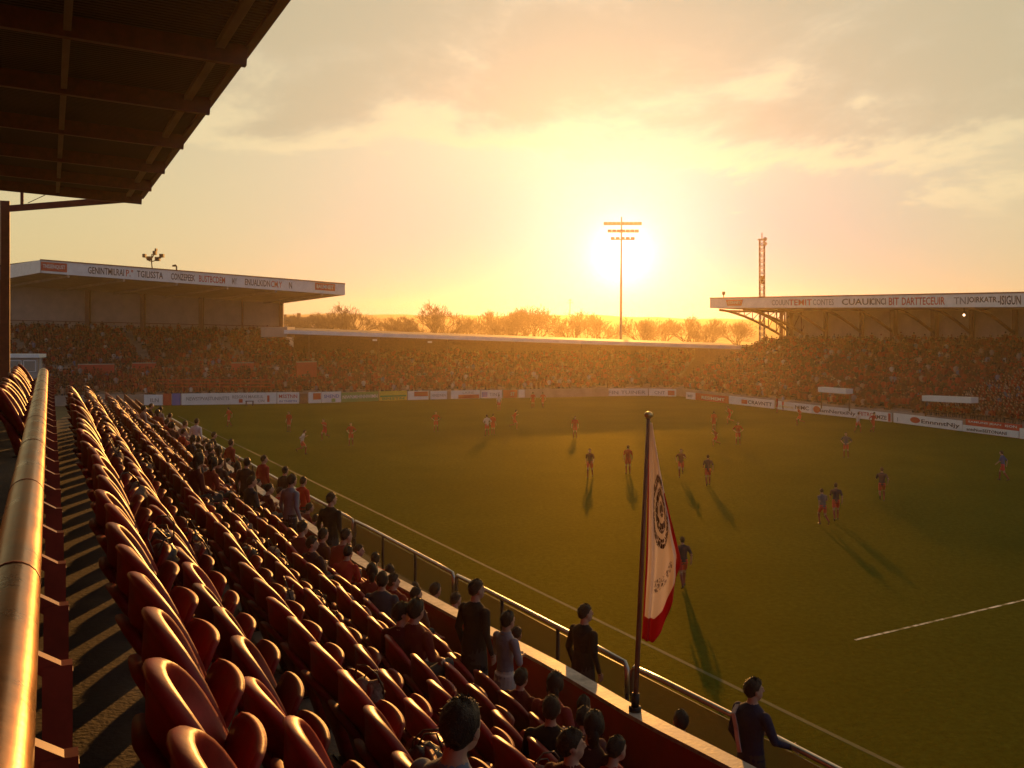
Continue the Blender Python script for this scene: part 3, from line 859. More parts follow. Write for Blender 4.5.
def leg(b, hipc, side, knee, ankle, low=LOW, bare=False, toe=(0, 1, 0), wide=1.0, socks=False):
    h0 = Vector(hipc) + Vector((side * .085, 0, -.04)); k = Vector(knee); a = Vector(ankle)
    if bare:
        m = h0 + (k - h0) * .62
        b.cap(h0, m, .092, .082, low); b.cap(m, k, .066, .054, SKIN); b.cap(k, k + (a - k) * .35, .054, .056, SOCK if socks else SKIN); b.cap(k + (a - k) * .35, a, .055, .036, SOCK if socks else SKIN)
    else:
        b.cap(h0, k, .090 * wide, .064 * wide, low); b.cap(k, a, .062 * wide, .045 * wide, low)
    toe = Vector(toe).normalized()
    b.cap(a + Vector((0, 0, -.045)) - toe * .03, a + Vector((0, 0, -.055)) + toe * .13, .042, .032, SHOE)

PROTO = {}
def finish(key, b, voxel, headc, turn, style, mats):
    PROTO[key] = (b.bake(voxel, mats), hair_mesh(headc, turn, style))
fan_mats = [M['skin'], M['cloth'], M['trousers'], M['shoe'], M['sock']]
player_mats = [M['skin'], M['cloth'], M['shorts'], M['shoe'], mat('dark_red_sock', (.22, .03, .03), .8)]
def sh_head(sh, lean=0.0): return sh + Vector((0, .038 + lean * .25, .212))
def make_standing(key, voxel, pose, coat=False, mats=fan_mats, bare=False, sleeve=1, slim=1.0, lean=0.02, turn=0.0, style=0, detail=True, skirt=False):
    b = Body(); hip = (0, 0, .93); sh = torso(b, hip, lean, slim=slim, coat=coat)
    hd = sh_head(sh, lean); head(b, hd, turn)
    x = .175
    if pose == 'idle':
        for s in (-1, 1): arm(b, sh, s, (s * .25, -.03, 1.14), (s * .25, .06, .89), sleeve, detail=detail)
        for s in (-1, 1): leg(b, hip, s, (s * .10, .02, .50), (s * .11, -.01, .10), bare=bare, toe=(s * .25, 1, 0), socks=bare)
    elif pose == 'rail':                # one forearm reaching for the rail
        arm(b, sh, -1, (-.25, -.02, 1.14), (-.22, .10, .91), sleeve, detail=detail)
        arm(b, sh, 1, (.27, .06, 1.16), (.30, .28, 1.06), sleeve, detail=detail)
        for s in (-1, 1): leg(b, hip, s, (s * .10, .02, .50), (s * .11, -.01, .10), toe=(s * .2, 1, 0))
    elif pose == 'hips':
        for s in (-1, 1): arm(b, sh, s, (s * .36, -.08, 1.16), (s * .19, .06, 1.02), sleeve, detail=detail)
        for s in (-1, 1): leg(b, hip, s, (s * .12, .02, .50), (s * .14, -.01, .10), bare=bare, toe=(s * .3, 1, 0), socks=bare)
    elif pose == 'fold':
        for s in (-1, 1): arm(b, sh, s, (s * .26, .04, 1.14), (s * .06, .20, 1.13), sleeve, detail=detail)
        for s in (-1, 1): leg(b, hip, s, (s * .10, .02, .50), (s * .11, -.01, .10), toe=(s * .25, 1, 0))
    elif pose == 'walk':
        arm(b, sh, -1, (-.24, .10, 1.16), (-.22, .28, 1.00), sleeve, detail=detail)
        arm(b, sh, 1, (.25, -.14, 1.17), (.25, -.12, .92), sleeve, detail=detail)
        leg(b, hip, -1, (-.10, -.10, .50), (-.10, -.34, .17), bare=bare, toe=(0, 1, -.5), socks=bare)
        leg(b, hip, 1, (.10, .20, .52), (.10, .22, .11), bare=bare, socks=bare)
    elif pose == 'run':
        arm(b, sh, -1, (-.25, .16, 1.18), (-.17, .33, 1.28), sleeve, detail=detail)
        arm(b, sh, 1, (.27, -.20, 1.22), (.25, -.10, 1.00), sleeve, detail=detail)
        leg(b, hip, -1, (-.10, .06, .50), (-.10, -.36, .40), bare=bare, toe=(0, .5, -1), socks=bare)
        leg(b, hip, 1, (.10, .26, .58), (.10, .22, .14), bare=bare, socks=bare)
    elif pose == 'jog':
        arm(b, sh, -1, (-.27, -.16, 1.20), (-.24, -.06, .98), sleeve, detail=detail)
        arm(b, sh, 1, (.26, .12, 1.18), (.18, .30, 1.20), sleeve, detail=detail)
        leg(b, hip, -1, (-.10, .22, .56), (-.10, .12, .14), bare=bare, socks=bare)
        leg(b, hip, 1, (.10, -.02, .50), (.10, -.36, .28), bare=bare, toe=(0, .6, -1), socks=bare)
    if skirt:
        b.rings([((0, 0, .28), .23, .19), ((0, 0, .5), .20, .165), ((0, 0, .75), .18, .14), ((0, 0, .95), .165, .12)], LOW)
    finish(key, b, voxel, hd, turn, style, mats)
def make_seated(key, voxel, lean, turn, style, arms='lap', slim=1.0, detail=False, cheer=False, hz=.44):
    b = Body(); hip = (0, .12, hz); sh = torso(b, hip, lean, slim=slim)
    hd = sh_head(sh, lean); head(b, hd, turn)
    for s in (-1, 1):
        leg(b, hip, s, (s * .12, .53, .50), (s * .12, .52, .11))
        if cheer: arm(b, sh, s, (s * .30, sh.y + .08, sh.z + .10), (s * .26, sh.y + .12, sh.z + .36), 1, detail=detail)
        elif arms == 'lap': arm(b, sh, s, (s * .25, sh.y + .02, .68), (s * .13, sh.y + .26, .58), 1, detail=detail)
        else: arm(b, sh, s, (s * .24, sh.y + .06, .68), (s * .06, sh.y + .24, .76), 1, detail=detail)
    finish(key, b, voxel, hd, turn, style, fan_mats)
make_standing('man_coat', .010, 'idle', coat=True, turn=-.25, style=1)
make_standing('man_idle', .010, 'idle', turn=.15, style=0)
make_standing('man_rail', .010, 'rail', turn=-.35, style=0)
make_standing('man_hips', .010, 'hips', turn=.2, style=1)
make_standing('man_fold', .010, 'fold', turn=-.2, style=0)
make_standing('woman_skirt', .010, 'fold', turn=.1, style=0, slim=.88, skirt=True,
              mats=[M['skin'], M['cloth'], mat('pale_skirt', (0.55, 0.50, 0.44), 0.8, var=0.15, bump=.5, bscale=12), M['shoe'], M['sock']])
make_standing('steward', .014, 'idle', coat=True, turn=.1, style=1, skirt=True, detail=False,
              mats=[M['skin'], M['cloth'], mat('white_robe', (0.7, 0.68, 0.66), 0.8), M['shoe'], M['sock']])
make_seated('sit_a', .014, .02, .1, 0); make_seated('sit_b', .014, .22, -.3, 1, 'chin')
make_seated('sit_c', .014, .10, .5, 2, 'lap', .9); make_seated('sit_d', .014, -.08, -.6, 0, 'chin', 1.05)
make_seated('sit_e', .014, .32, .0, 1, 'lap'); make_seated('sit_big', .010, .12, .25, 0, 'lap', 1.0, True, hz=.40)
make_standing('pl_idle', .013, 'idle', mats=player_mats, bare=True, sleeve=0, detail=False)
make_standing('pl_hips', .013, 'hips', mats=player_mats, bare=True, sleeve=0, detail=False, style=1)
make_standing('pl_walk', .013, 'walk', mats=player_mats, bare=True, sleeve=0, detail=False, lean=.08)
make_standing('pl_run', .013, 'run', mats=player_mats, bare=True, sleeve=0, detail=False, lean=.22)
make_standing('pl_jog', .013, 'jog', mats=player_mats, bare=True, sleeve=0, detail=False, lean=.15, style=1)
make_seated('far_a', .03, .05, .1, 0); make_seated('far_b', .03, .2, -.2, 1, 'chin'); make_seated('far_c', .03, .1, .3, 0, cheer=True)

n_people = 0
def person(key, loc, rz, height, col, label, cat='person', group=None, wide=1.0):
    global n_people
    body, hr_ = PROTO[key]
    o = bpy.data.objects.new('person', body); COL.objects.link(o)
    f = height / 1.76
    o.location = loc; o.rotation_euler = (0, 0, rz); o.scale = (f * wide, f * wide, f)
    o.color = (*col, 1)
    h = bpy.data.objects.new('hair', hr_); COL.objects.link(h); h.parent = o
    n_people += 1
    return tag(o, label, cat, group)
RED, DRED, DARK, NAVY, SLATE = (.36, .025, .02), (.17, .018, .016), (.018, .015, .016), (.022, .025, .06), (.17, .18, .22)
# standing spectators, on the row floors or in the gangway
def stand_row(x, t, fh, height, key, col, label, rz=0.0, group=None):
    D = 1101.5 * t / (x - 50); s = sD(t, D)
    return person(key, S(t, s, fh), FACE_PITCH + rz + .5, height, col, label, group=group)
p_tall = stand_row(474, 4.72, 4.05 + SEAT_H, 1.80, 'man_coat', DARK, 'tall man in a long black coat standing by the parapet', -.15)
stand_row(505, 5.16, 5.26, 1.70, 'woman_skirt', (.24, .23, .27), 'woman in a pale blouse and long white skirt beside the tall man', -.3)
stand_row(290, 4.12, 3.70 + SEAT_H, 1.76, 'man_idle', (.20, .22, .27), 'man in a grey blue shirt standing among the seats', -.1)
stand_row(330, 4.74, 4.05 + SEAT_H, 1.80, 'man_coat', DARK, 'man in a long dark coat standing close to the parapet beside the grey shirted man', .1)
stand_row(250, 3.66, 4.72, 1.70, 'man_fold', (.03, .035, .05), 'man in a dark navy jacket standing in the rows left of the grey shirted man', -.2)
stand_row(246, 3.95, 4.55, 1.62, 'man_idle', (.05, .03, .025), 'person in dark brown half hidden behind the man in navy', .3)
def gang(x, frac, height, key, col, label, rz=0.0):
    lo, hi = 4.0, 60.0
    for _ in range(40):
        mid = (lo + hi) / 2; s = mid; t = wall_t(s) + 0.28 + (rail_t(s) - wall_t(s) - 0.28) * frac
        p = S(t, s, WALK_H)
        if 512 + 1000 * p.x / p.y > x: lo = mid
        else: hi = mid
    return person(key, p, FACE_PITCH + rz + .35, height, col, label)
p_sash = gang(751, .62, 1.78, 'man_rail', NAVY, 'man in a navy jacket with a pale shoulder strap leaning on the railing', -.2)
gang(583, .6, 1.78, 'man_coat', DARK, 'man in a black coat standing in the gangway left of the flag pole', -.1)
gang(302, .6, 1.72, 'man_hips', (.45, .03, .02), 'man in a bright red top standing at the railing', .1)
gang(284, .7, 1.70, 'man_idle', (.05, .04, .03), 'dark haired man in the gangway left of the man in the red top', .1)
gang(263, .6, 1.76, 'man_coat', (.33, .03, .03), 'person in a long red coat standing at the railing', .1)
gang(230, .5, 1.74, 'man_idle', (.25, .03, .03), 'man in a dark red top at the far railing near the steward in white', .1)
gang(213, .5, 1.66, 'man_fold', (.04, .035, .03), 'person in dark clothes leaning at the far railing', -.2)
gang(196, .35, 1.86, 'steward', (.70, .68, .66), 'steward in a long white coat standing by the far railing', .4)
# strap of the man at the railing
def sash():
    mb = MB(); pts = []
    for i in range(13):
        f = i / 12; a = Vector((-.16 + .0 * f, -.005, 1.43)).lerp(Vector((-.02, -.118, 1.0)), f)
        back = -.118 if .15 < f else -.07
        pts.append(Vector((a.x, -.132 + (.10 * (1 - f / .15) if f < .15 else 0) + .012 * math.sin(f * 5), a.z)))
    for i in range(12):
        mb.bar(pts[i], pts[i + 1], .055, .012, up=Vector((0, -1, 0)))
    o = mb.build('shoulder_strap', mat('pale_webbing', (.42, .36, .36), .8), p_sash)
sash()

def seated(x, row, col, label, key=None, height=1.76, rz=0.0, group=None, dz=0.0):
    t = ROWS[row][0] + .02; D = 1101.5 * (t + .2) / (x - 50)
    s = sD(t, D); k = key or random.choice(['sit_a', 'sit_b', 'sit_c', 'sit_d', 'sit_e'])
    return person(k, S(t + SEAT_OFF - .08, s, ROWS[row][1] + SEAT_H - dz), FACE_PITCH + rz + .45, height, col, label, group=group)
p = at(418, 0, 4.7); p.z = H - 3.20
person('sit_big', p, FACE_PITCH + .35, 2.0, (.16, .19, .26), 'large dark haired spectator in a blue grey shirt at the bottom, nearest the camera')
seated(413, 4, (.14, .02, .016), 'dark haired spectator in dark red seated left of the tall man in black', 'sit_a', 1.80)
seated(551, 6, (.20, .03, .03), 'dark haired spectator in the seventh row under the parapet', 'sit_c', 1.78)
seated(590, 5, (.05, .02, .02), 'spectator in black with hair tied back in the sixth row near the bottom', 'sit_c', 1.78)
seated(578, 4, (.10, .02, .02), 'spectator in dark red low at the bottom edge of the fifth row', 'sit_d', 1.74)
# spectators filling the lower rows
taken = []
cols = [DRED, RED, DRED, (.10, .015, .015), DARK, (.06, .03, .03), (.05, .05, .07), (.22, .03, .025), (.35, .28, .25), (.12, .05, .04)]
lab_rows = {2: 'spectator in dull dark clothes seated in the third row from the aisle', 3: 'spectator in dull dark clothes seated in the fourth row from the aisle', 4: 'spectator in dull dark clothes seated in the fifth row from the aisle',
            5: 'spectator in red or dark clothes seated in the sixth row from the aisle',
            6: 'spectator in red or dark clothes seated in the seventh row by the parapet', 7: 'spectator in red or dark clothes seated in the last row against the parapet'}
for i in sorted(FANS):
    D, k, t, s, fh = seat_slots[i]
    person(random.choice(['sit_a', 'sit_b', 'sit_c', 'sit_d', 'sit_e']), S(t + SEAT_OFF - .08 + random.uniform(-.03, .05), s + random.uniform(-.05, .05), fh), FACE_PITCH + random.uniform(.1, 1.05),
           random.uniform(1.55, 1.76), random.choice(cols), lab_rows[k], group='spectators seated in the near rows')
# people sitting in the gangway behind the parapet
s = 7.2; gi = 0
busy = [sD(6.69, 10.5), sD(6.4, 13.2)]
while s < 40 and gi < 34:
    if random.random() < .72 and all(abs(s - q) > .5 for q in busy):
        t = wall_t(s) + .36
        person(random.choice(['sit_a', 'sit_b', 'sit_d', 'sit_e']), S(t, s, WALK_H + random.uniform(0, .06)), FACE_PITCH + random.uniform(.1, 1.05), random.uniform(1.6, 1.8), random.choice(cols),
               'spectator seated low in the gangway between the parapet and the railing', group='spectators seated in the gangway'); gi += 1
    s += random.uniform(.6, 1.2)
mbx = MB()
# bench the gangway people sit on
bench = empty('bench', S(wall_t(15) + .45, 15, WALK_H), 'long low timber bench running behind the red parapet in the gangway', 'bench')
def bench_():
    ss = np.linspace(5, 42, 75); mb = MB(); n = 4
    vs = []
    for s in ss:
        t = wall_t(s) + .50
        vs += [S(t - .18, s, WALK_H - .41), S(t - .18, s, WALK_H - .45), S(t + .18, s, WALK_H - .45), S(t + .18, s, WALK_H - .41)]
    fs = [(i * 4 + j, i * 4 + (j + 1) % 4, (i + 1) * 4 + (j + 1) % 4, (i + 1) * 4 + j) for i in range(len(ss) - 1) for j in range(4)]
    fs += [(0, 1, 2, 3), tuple(len(vs) - 1 - i for i in range(4))]
    mb.add(vs, fs); put(mb, 'seat', M['leather'], bench)
    for s in np.arange(5.4, 42, 3.0):
        mb = MB(); t = wall_t(s) + .5; mb.bar(S(t, s, WALK_H), S(t, s, WALK_H - .41), .06, .3, up=V); put(mb, 'leg', M['iron'], bench)
bench_()

# ------------------------------------------------------------------ bags and coats left on the seats
def bag_meshes():
    out = []
    for k in range(3):
        rr = random.Random(k); bm = bmesh.new(); bmesh.ops.create_icosphere(bm, subdivisions=3, radius=1)
        for v in bm.verts:
            n = v.co.normalized(); f = 1 + .22 * math.sin(5 * n.x + k * 2) * math.cos(4 * n.y + k) + .10 * math.sin(11 * n.z + 3 * n.x) + rr.uniform(-.05, .05)
            v.co = Vector((n.x * .17 * f, n.y * .13 * f, n.z * .15 * f + .14))
        for f in bm.faces: f.smooth = True
        me = bpy.data.meshes.new('pouch'); bm.to_mesh(me); bm.free(); me.materials.append(M['leather'] if k != 1 else mat('wool_coat', (.16, .10, .08), .9, var=.5, scale=14, bump=.8, bscale=30))
        mb = MB(); pts = [(-.13, 0, .2), (-.12, -.02, .32), (-.03, -.05, .44), (.09, -.05, .46), (.17, -.01, .38), (.18, .05, .22), (.14, .08, .10)]
        mb.tube(pts, .011, 6)
        mb.tube([(-.10, .05, .22), (-.04, .09, .33), (.06, .10, .34), (.12, .06, .24)], .010, 6)
        out.append((me, mb.mesh('strap', M['leather'])))
    return out
BAGS = bag_meshes()
for i in sorted(BAGGED):
    D, k, t, s, fh = seat_slots[i]
    if keep((D, k, t)):
        me, st = random.choice(BAGS)
        o = bpy.data.objects.new('bag', me); COL.objects.link(o)
        o.location = S(t + SEAT_OFF + .17, s + random.uniform(-.10, .10), fh - .40); o.rotation_euler = (random.uniform(-.2, .2), random.uniform(-.2, .2), FACE_PITCH + random.uniform(-1.5, 1.5))
        q = random.uniform(.60, .82); o.scale = (q, q, q)
        tag(o, 'crumpled bag with a loose strap on a seat, ' + ROW_WORD[k], 'bag', 'bags left on the near seats')
        c = bpy.data.objects.new('strap', st); COL.objects.link(c); c.parent = o

# ------------------------------------------------------------------ flag
fb = ground(635, 711, H - WALL_H)
flag_root = empty('flagpole', fb, 'leaning flagpole with gilt ball finial bolted to the parapet', 'flagpole')
ft = at(648.5, 418, fb.y + 0.15)
def flag():
    mb = MB(); mb.tube([fb, fb.lerp(ft, .5), ft], [.030, .027, .022], 12); put(mb, 'pole', M['pole'], flag_root)
    mb = MB(); mb.ball(ft + Vector((0, 0, .035)), .05, 14, 10, 0, (1, 1, .85)); put(mb, 'finial', M['gold'], flag_root)
    mb = MB(); mb.tube([fb, fb + Vector((0, 0, .05))], .07, 14); mb.tube([fb + Vector((0, 0, .05)), fb + (ft - fb) * .06], .045, 12); put(mb, 'base_plate', M['iron'], flag_root)
    # cloth, hanging limp in folds
    ax = (ft - fb).normalized(); L_ = (ft - fb).length
    m, nt, b = new_mat('flag_cloth'); N, L = nt.nodes, nt.links
    uv = N.new('ShaderNodeUVMap'); uv.uv_map = 'uv'
    sep = N.new('ShaderNodeSeparateXYZ'); L.new(uv.outputs[0], sep.inputs[0])
    def mth(op, a, b_=None, c=None):
        q = N.new('ShaderNodeMath'); q.operation = op
        for i, z in enumerate((a, b_, c)):
            if z is None: continue
            if isinstance(z, (int, float)): q.inputs[i].default_value = z
            else: L.new(z, q.inputs[i])
        return q.outputs[0]
    u, v = sep.outputs[0], sep.outputs[1]
    red_b = mth('LESS_THAN', v, .105); red_h = mth('LESS_THAN', u, .045)
    red_f = mth('MULTIPLY', mth('GREATER_THAN', u, .92), mth('LESS_THAN', v, .5))
    redm = mth('MAXIMUM', mth('MAXIMUM', red_b, red_h), red_f)
    # round ornate crest
    du = mth('MULTIPLY', mth('SUBTRACT', u, .60), .62); dv = mth('SUBTRACT', v, .56)
    rad = mth('SQRT', mth('ADD', mth('MULTIPLY', du, du), mth('MULTIPLY', dv, dv)))
    vor = N.new('ShaderNodeTexVoronoi'); vor.feature = 'DISTANCE_TO_EDGE'; vor.inputs['Scale'].default_value = 30
    L.new(uv.outputs[0], vor.inputs['Vector'])
    lace = mth('GREATER_THAN', vor.outputs['Distance'], .06)
    rings = mth('GREATER_THAN', mth('SINE', mth('MULTIPLY', rad, 95)), -.35)
    disc = mth('LESS_THAN', rad, .185)
    crest = mth('MULTIPLY', disc, mth('MULTIPLY', lace, rings))
    eu = mth('MULTIPLY', mth('SUBTRACT', u, .52), 1.0); ev = mth('SUBTRACT', v, .25)
    patch = mth('MULTIPLY', mth('LESS_THAN', mth('ABSOLUTE', eu), .15), mth('LESS_THAN', mth('ABSOLUTE', ev), .028))
    v2 = N.new('ShaderNodeTexVoronoi'); v2.feature = 'DISTANCE_TO_EDGE'; v2.inputs['Scale'].default_value = 48; L.new(uv.outputs[0], v2.inputs['Vector'])
    crest = mth('MAXIMUM', crest, mth('MULTIPLY', patch, mth('GREATER_THAN', v2.outputs['Distance'], .16)))
    m1 = N.new('ShaderNodeMix'); m1.data_type = 'RGBA'; m1.inputs[6].default_value = (.78, .72, .70, 1); m1.inputs[7].default_value = (.10, .06, .06, 1); L.new(crest, m1.inputs[0])
    m2 = N.new('ShaderNodeMix'); m2.data_type = 'RGBA'; L.new(m1.outputs[2], m2.inputs[6]); m2.inputs[7].default_value = (.45, .02, .03, 1); L.new(redm, m2.inputs[0])
    L.new(m2.outputs[2], b.inputs['Base Color']); b.inputs['Roughness'].default_value = .8
    tl = N.new('ShaderNodeBsdfTranslucent'); L.new(m2.outputs[2], tl.inputs[0])
    ms = N.new('ShaderNodeMixShader'); ms.inputs[0].default_value = .55; L.new(b.outputs[0], ms.inputs[1]); L.new(tl.outputs[0], ms.inputs[2])
    L.new(ms.outputs[0], N['Material Output'].inputs['Surface'])
    nu, nv = 46, 60; top, bot = .985, .245
    right = Vector((1, 0, 0)); toward = Vector((0, -1, 0))
    vs, uvs = [], []
    for j in range(nv + 1):
        f = j / nv                                # 0 at the top of the hoist
        for i in range(nu + 1):
            a = i / nu
            ln = np.interp(a, [0, .40, .52, .60, 1.0], [1.0, 1.02, .97, .90, .66])     # fly corner hangs higher
            ff = f * ln
            base = fb.lerp(ft, top + (bot - top) * ff)
            wid = np.interp(ff, [0, .12, .35, .62, .70, .85, 1.0], [.012, .085, .25, .47, .49, .47, .45])
            fold = math.sin(a * 10.5 + f * 1.1) * .060 * min(1, f * 2.4) * (0.3 + a) + .022 * math.sin(a * 23 + f * 4) * min(1, f * 3) + .008 * math.sin(a * 9 + f * 31) * a
            xa = a * .9 + .045 * math.sin(a * 10.5 + 1.2) * min(1, f * 2)
            p = base + right * (wid * xa + .02) + toward * (fold + .06 * a)
            vs.append(p); uvs.append((a, 1 - f))
    fs = [(j * (nu + 1) + i, j * (nu + 1) + i + 1, (j + 1) * (nu + 1) + i + 1, (j + 1) * (nu + 1) + i) for j in range(nv) for i in range(nu)]
    mb = MB(); mb.add(vs, fs, 0, True)
    me = mb.mesh('flag', m)
    lay = me.uv_layers.new(name='uv')
    for lp in me.loops: lay.data[lp.index].uv = uvs[lp.vertex_index]
    o = bpy.data.objects.new('flag', me); COL.objects.link(o)
    tag(o, 'limp white flag with red border and a dark round crest hanging from the pole', 'flag')
    md = o.modifiers.new('t', 'SOLIDIFY'); md.thickness = .006
flag()

# ------------------------------------------------------------------ players on the pitch
G1, G2 = 'players in dark tops and red shorts', 'players in all red kit'
NV, GR, RD, WH = (.016, .018, .045), (.10, .10, .12), (.42, .03, .02), (.55, .45, .42)
def player(x, yf, key, face, col, label, group=None, h=1.80):
    p = ground(x, yf, 0.004)
    return person(key, p, face, h, col, label, 'player', group)
B = 0.0        # facing away from the camera
player(683, 588, 'pl_walk', 0.1, NV, 'player in a dark navy top and red shorts walking away, nearest to the flag', G1)
player(836, 521, 'pl_walk', -.2, NV, 'taller navy topped player of the two walking together', G1)
player(823, 526, 'pl_jog', .2, GR, 'shorter grey topped player of the two walking together', G1, 1.72)
player(882, 503, 'pl_run', -.3, NV, 'player in a navy top running right of the walking pair', G1, 1.85)
player(846, 458, 'pl_hips', 2.6, GR, 'player in a pale grey top with hands on hips near the right hand shadow edge', G1)
player(1003, 481, 'pl_walk', .8, (.04, .08, .20), 'player in a bright blue top near the right edge of the pitch', G1)
player(708, 486, 'pl_walk', -.1, NV, 'navy topped player just right of the flag top, nearer of two', G1)
player(681, 478, 'pl_run', 3.0, (.16, .04, .04), 'player in a dark red top just right of the flag top, farther of two', G1)
player(590, 478, 'pl_walk', 2.9, (.12, .04, .03), 'player in a dark brown red top with legs apart left of the flag', G1)
player(628, 474, 'pl_idle', 0, RD, 'red kitted player partly behind the top of the flag', G2)
player(351, 446, 'pl_hips', 3.0, RD, 'red kitted player with elbows out, third of the trio on the left', G2)
player(325, 441, 'pl_run', 2.6, (.5, .05, .03), 'red kitted player with a pale waist stripe, middle of the trio on the left', G2)
player(302, 455, 'pl_run', -1.2, WH, 'player in a white top and red shorts running on the left', G2)
player(289, 432, 'pl_idle', 2.8, RD, 'red kitted player standing farthest left of the trio', G2)
player(229, 427, 'pl_walk', 1.2, RD, 'red kitted player by the far left touchline', G2)
player(436, 432, 'pl_hips', 3.1, RD, 'red kitted player standing alone left of centre', G2)
player(487, 436, 'pl_hips', .5, WH, 'pale topped player of the close pair in midfield', G2)
player(493, 435, 'pl_idle', -.5, RD, 'red kitted player of the close pair in midfield', G2)
player(514, 430, 'pl_run', -1.4, RD, 'red kitted player leaning into a run beside the close pair', G2)
player(575, 438, 'pl_idle', 3.0, RD, 'red kitted player standing in the golden glare at centre', G2)
player(714, 431, 'pl_idle', .2, RD, 'red kitted player standing far off right of centre', G2, 1.75)
player(716, 447, 'pl_run', 1.5, (.35, .06, .03), 'player bending low into a sprint right of centre', G2, 1.45)
player(738, 445, 'pl_hips', 2.9, RD, 'red kitted player with hands on hips below the long white board', G2)
player(730, 425, 'pl_run', 1.2, RD, 'small far off red player running in front of the right hand boards', G2)
player(777, 413, 'pl_idle', 1.2, RD, 'red kitted player waiting in front of the white boards with a companion', G2)
player(783, 411, 'pl_hips', 1.2, (.30, .33, .45), 'pale blue topped companion of the red player at the white boards', None)
player(800, 426, 'pl_run', 1.6, RD, 'red kitted player running along the right hand boards', G2)
player(873, 433, 'pl_jog', -1.2, RD, 'red kitted player jogging before the board with the red round emblem', G2)
player(858, 433, 'pl_walk', -1.0, WH, 'white topped player walking before the board with the red round emblem', G2)
player(533, 408, 'pl_idle', .3, RD, 'left one of two tiny red players at the far goal line', G2)
player(543, 408, 'pl_walk', .3, RD, 'right one of two tiny red players at the far goal line', G2)
player(499, 411, 'pl_idle', .3, WH, 'tiny white topped player near the far goal line', G2)

# ------------------------------------------------------------------ far stands
def bil(fl, fr, bl, br, a, b):
    return (fl.lerp(fr, a)).lerp(bl.lerp(br, a), b)
crowd_pts = []
def rake(root, name, fl, fr, bl, br, rows):
    fl, fr, bl, br = map(Vector, (fl, fr, bl, br)); mb = MB(); vs = []; fs = []; n = 8
    for r in range(rows):
        f0, f1 = r / rows, (r + 1) / rows
        for f, zf in ((f0, f0), (f1, f0)):
            for i in range(n + 1):
                p = bil(fl, fr, bl, br, i / n, f); z = bil(fl, fr, bl, br, i / n, zf).z; vs.append((p.x, p.y, z))
    m_ = n + 1
    for r in range(rows * 2 - 1):
        for i in range(n): fs.append((r * m_ + i, r * m_ + i + 1, (r + 1) * m_ + i + 1, (r + 1) * m_ + i))
    o = len(vs)
    for i in range(n + 1): p = bil(fl, fr, bl, br, i / n, 0); vs.append((p.x, p.y, 0))
    for i in range(n): fs.append((o + i, o + i + 1, i + 1, i))
    mb.add(vs, fs); return put(mb, name, M['far_concrete'], root)
def seat_crowd(fl, fr, bl, br, rows, spacing, holes=(), fill=.95, bucket=None):
    fl, fr, bl, br = map(Vector, (fl, fr, bl, br))
    for r in range(rows):
        f = (r + .45) / rows; a0 = bil(fl, fr, bl, br, 0, f); a1 = bil(fl, fr, bl, br, 1, f)
        n = int((a1 - a0).length / spacing)
        for i in range(n):
            if random.random() > fill: continue
            a = (i + .5 + random.uniform(-.25, .25)) / n
            p = bil(fl, fr, bl, br, a, f); p.z = bil(fl, fr, bl, br, a, r / rows).z
            if any(h(a, f, p) for h in holes): continue
            bucket.append(p)
left_b, mid_b, right_b = [], [], []
# --- left end stand
ls = empty('end_stand', (-40, 120, 0), 'tall roofed stand with a white lettered fascia at the far left', 'grandstand')
LFL, LFR, LBL, LBR = Vector((-62, 111, 1.2)), Vector((-23.5, 119.5, 1.2)), Vector((-72, 129, 8.9)), Vector((-33.0, 143, 7.9))
rake(ls, 'terrace', LFL, LFR, LBL, LBR, 28)
def on_rake(x, y):
    best = None
    for i in range(80):
        for j in range(60):
            p = bil(LFL, LFR, LBL, LBR, i / 79, j / 59); e = abs(512 + 1000 * p.x / p.y - x) + abs(325 + 1000 * (H - p.z) / p.y - y)
            if best is None or e < best[0]: best = (e, (i / 79, j / 59))
    return best[1]
AISLES = [(on_rake(150, 363), on_rake(124, 334)), (on_rake(246, 363), on_rake(213, 337)), (on_rake(24, 356), on_rake(12, 340))]
def lines(a, f, p):
    for (a0, f0), (a1, f1) in AISLES:
        if f0 < f < f1 and abs(a - (a0 + (a1 - a0) * (f - f0) / (f1 - f0))) < .017: return True
    return abs(f - .36) < .03
seat_crowd(LFL, LFR, LBL, LBR, 28, .46, (lines,), .96, left_b)
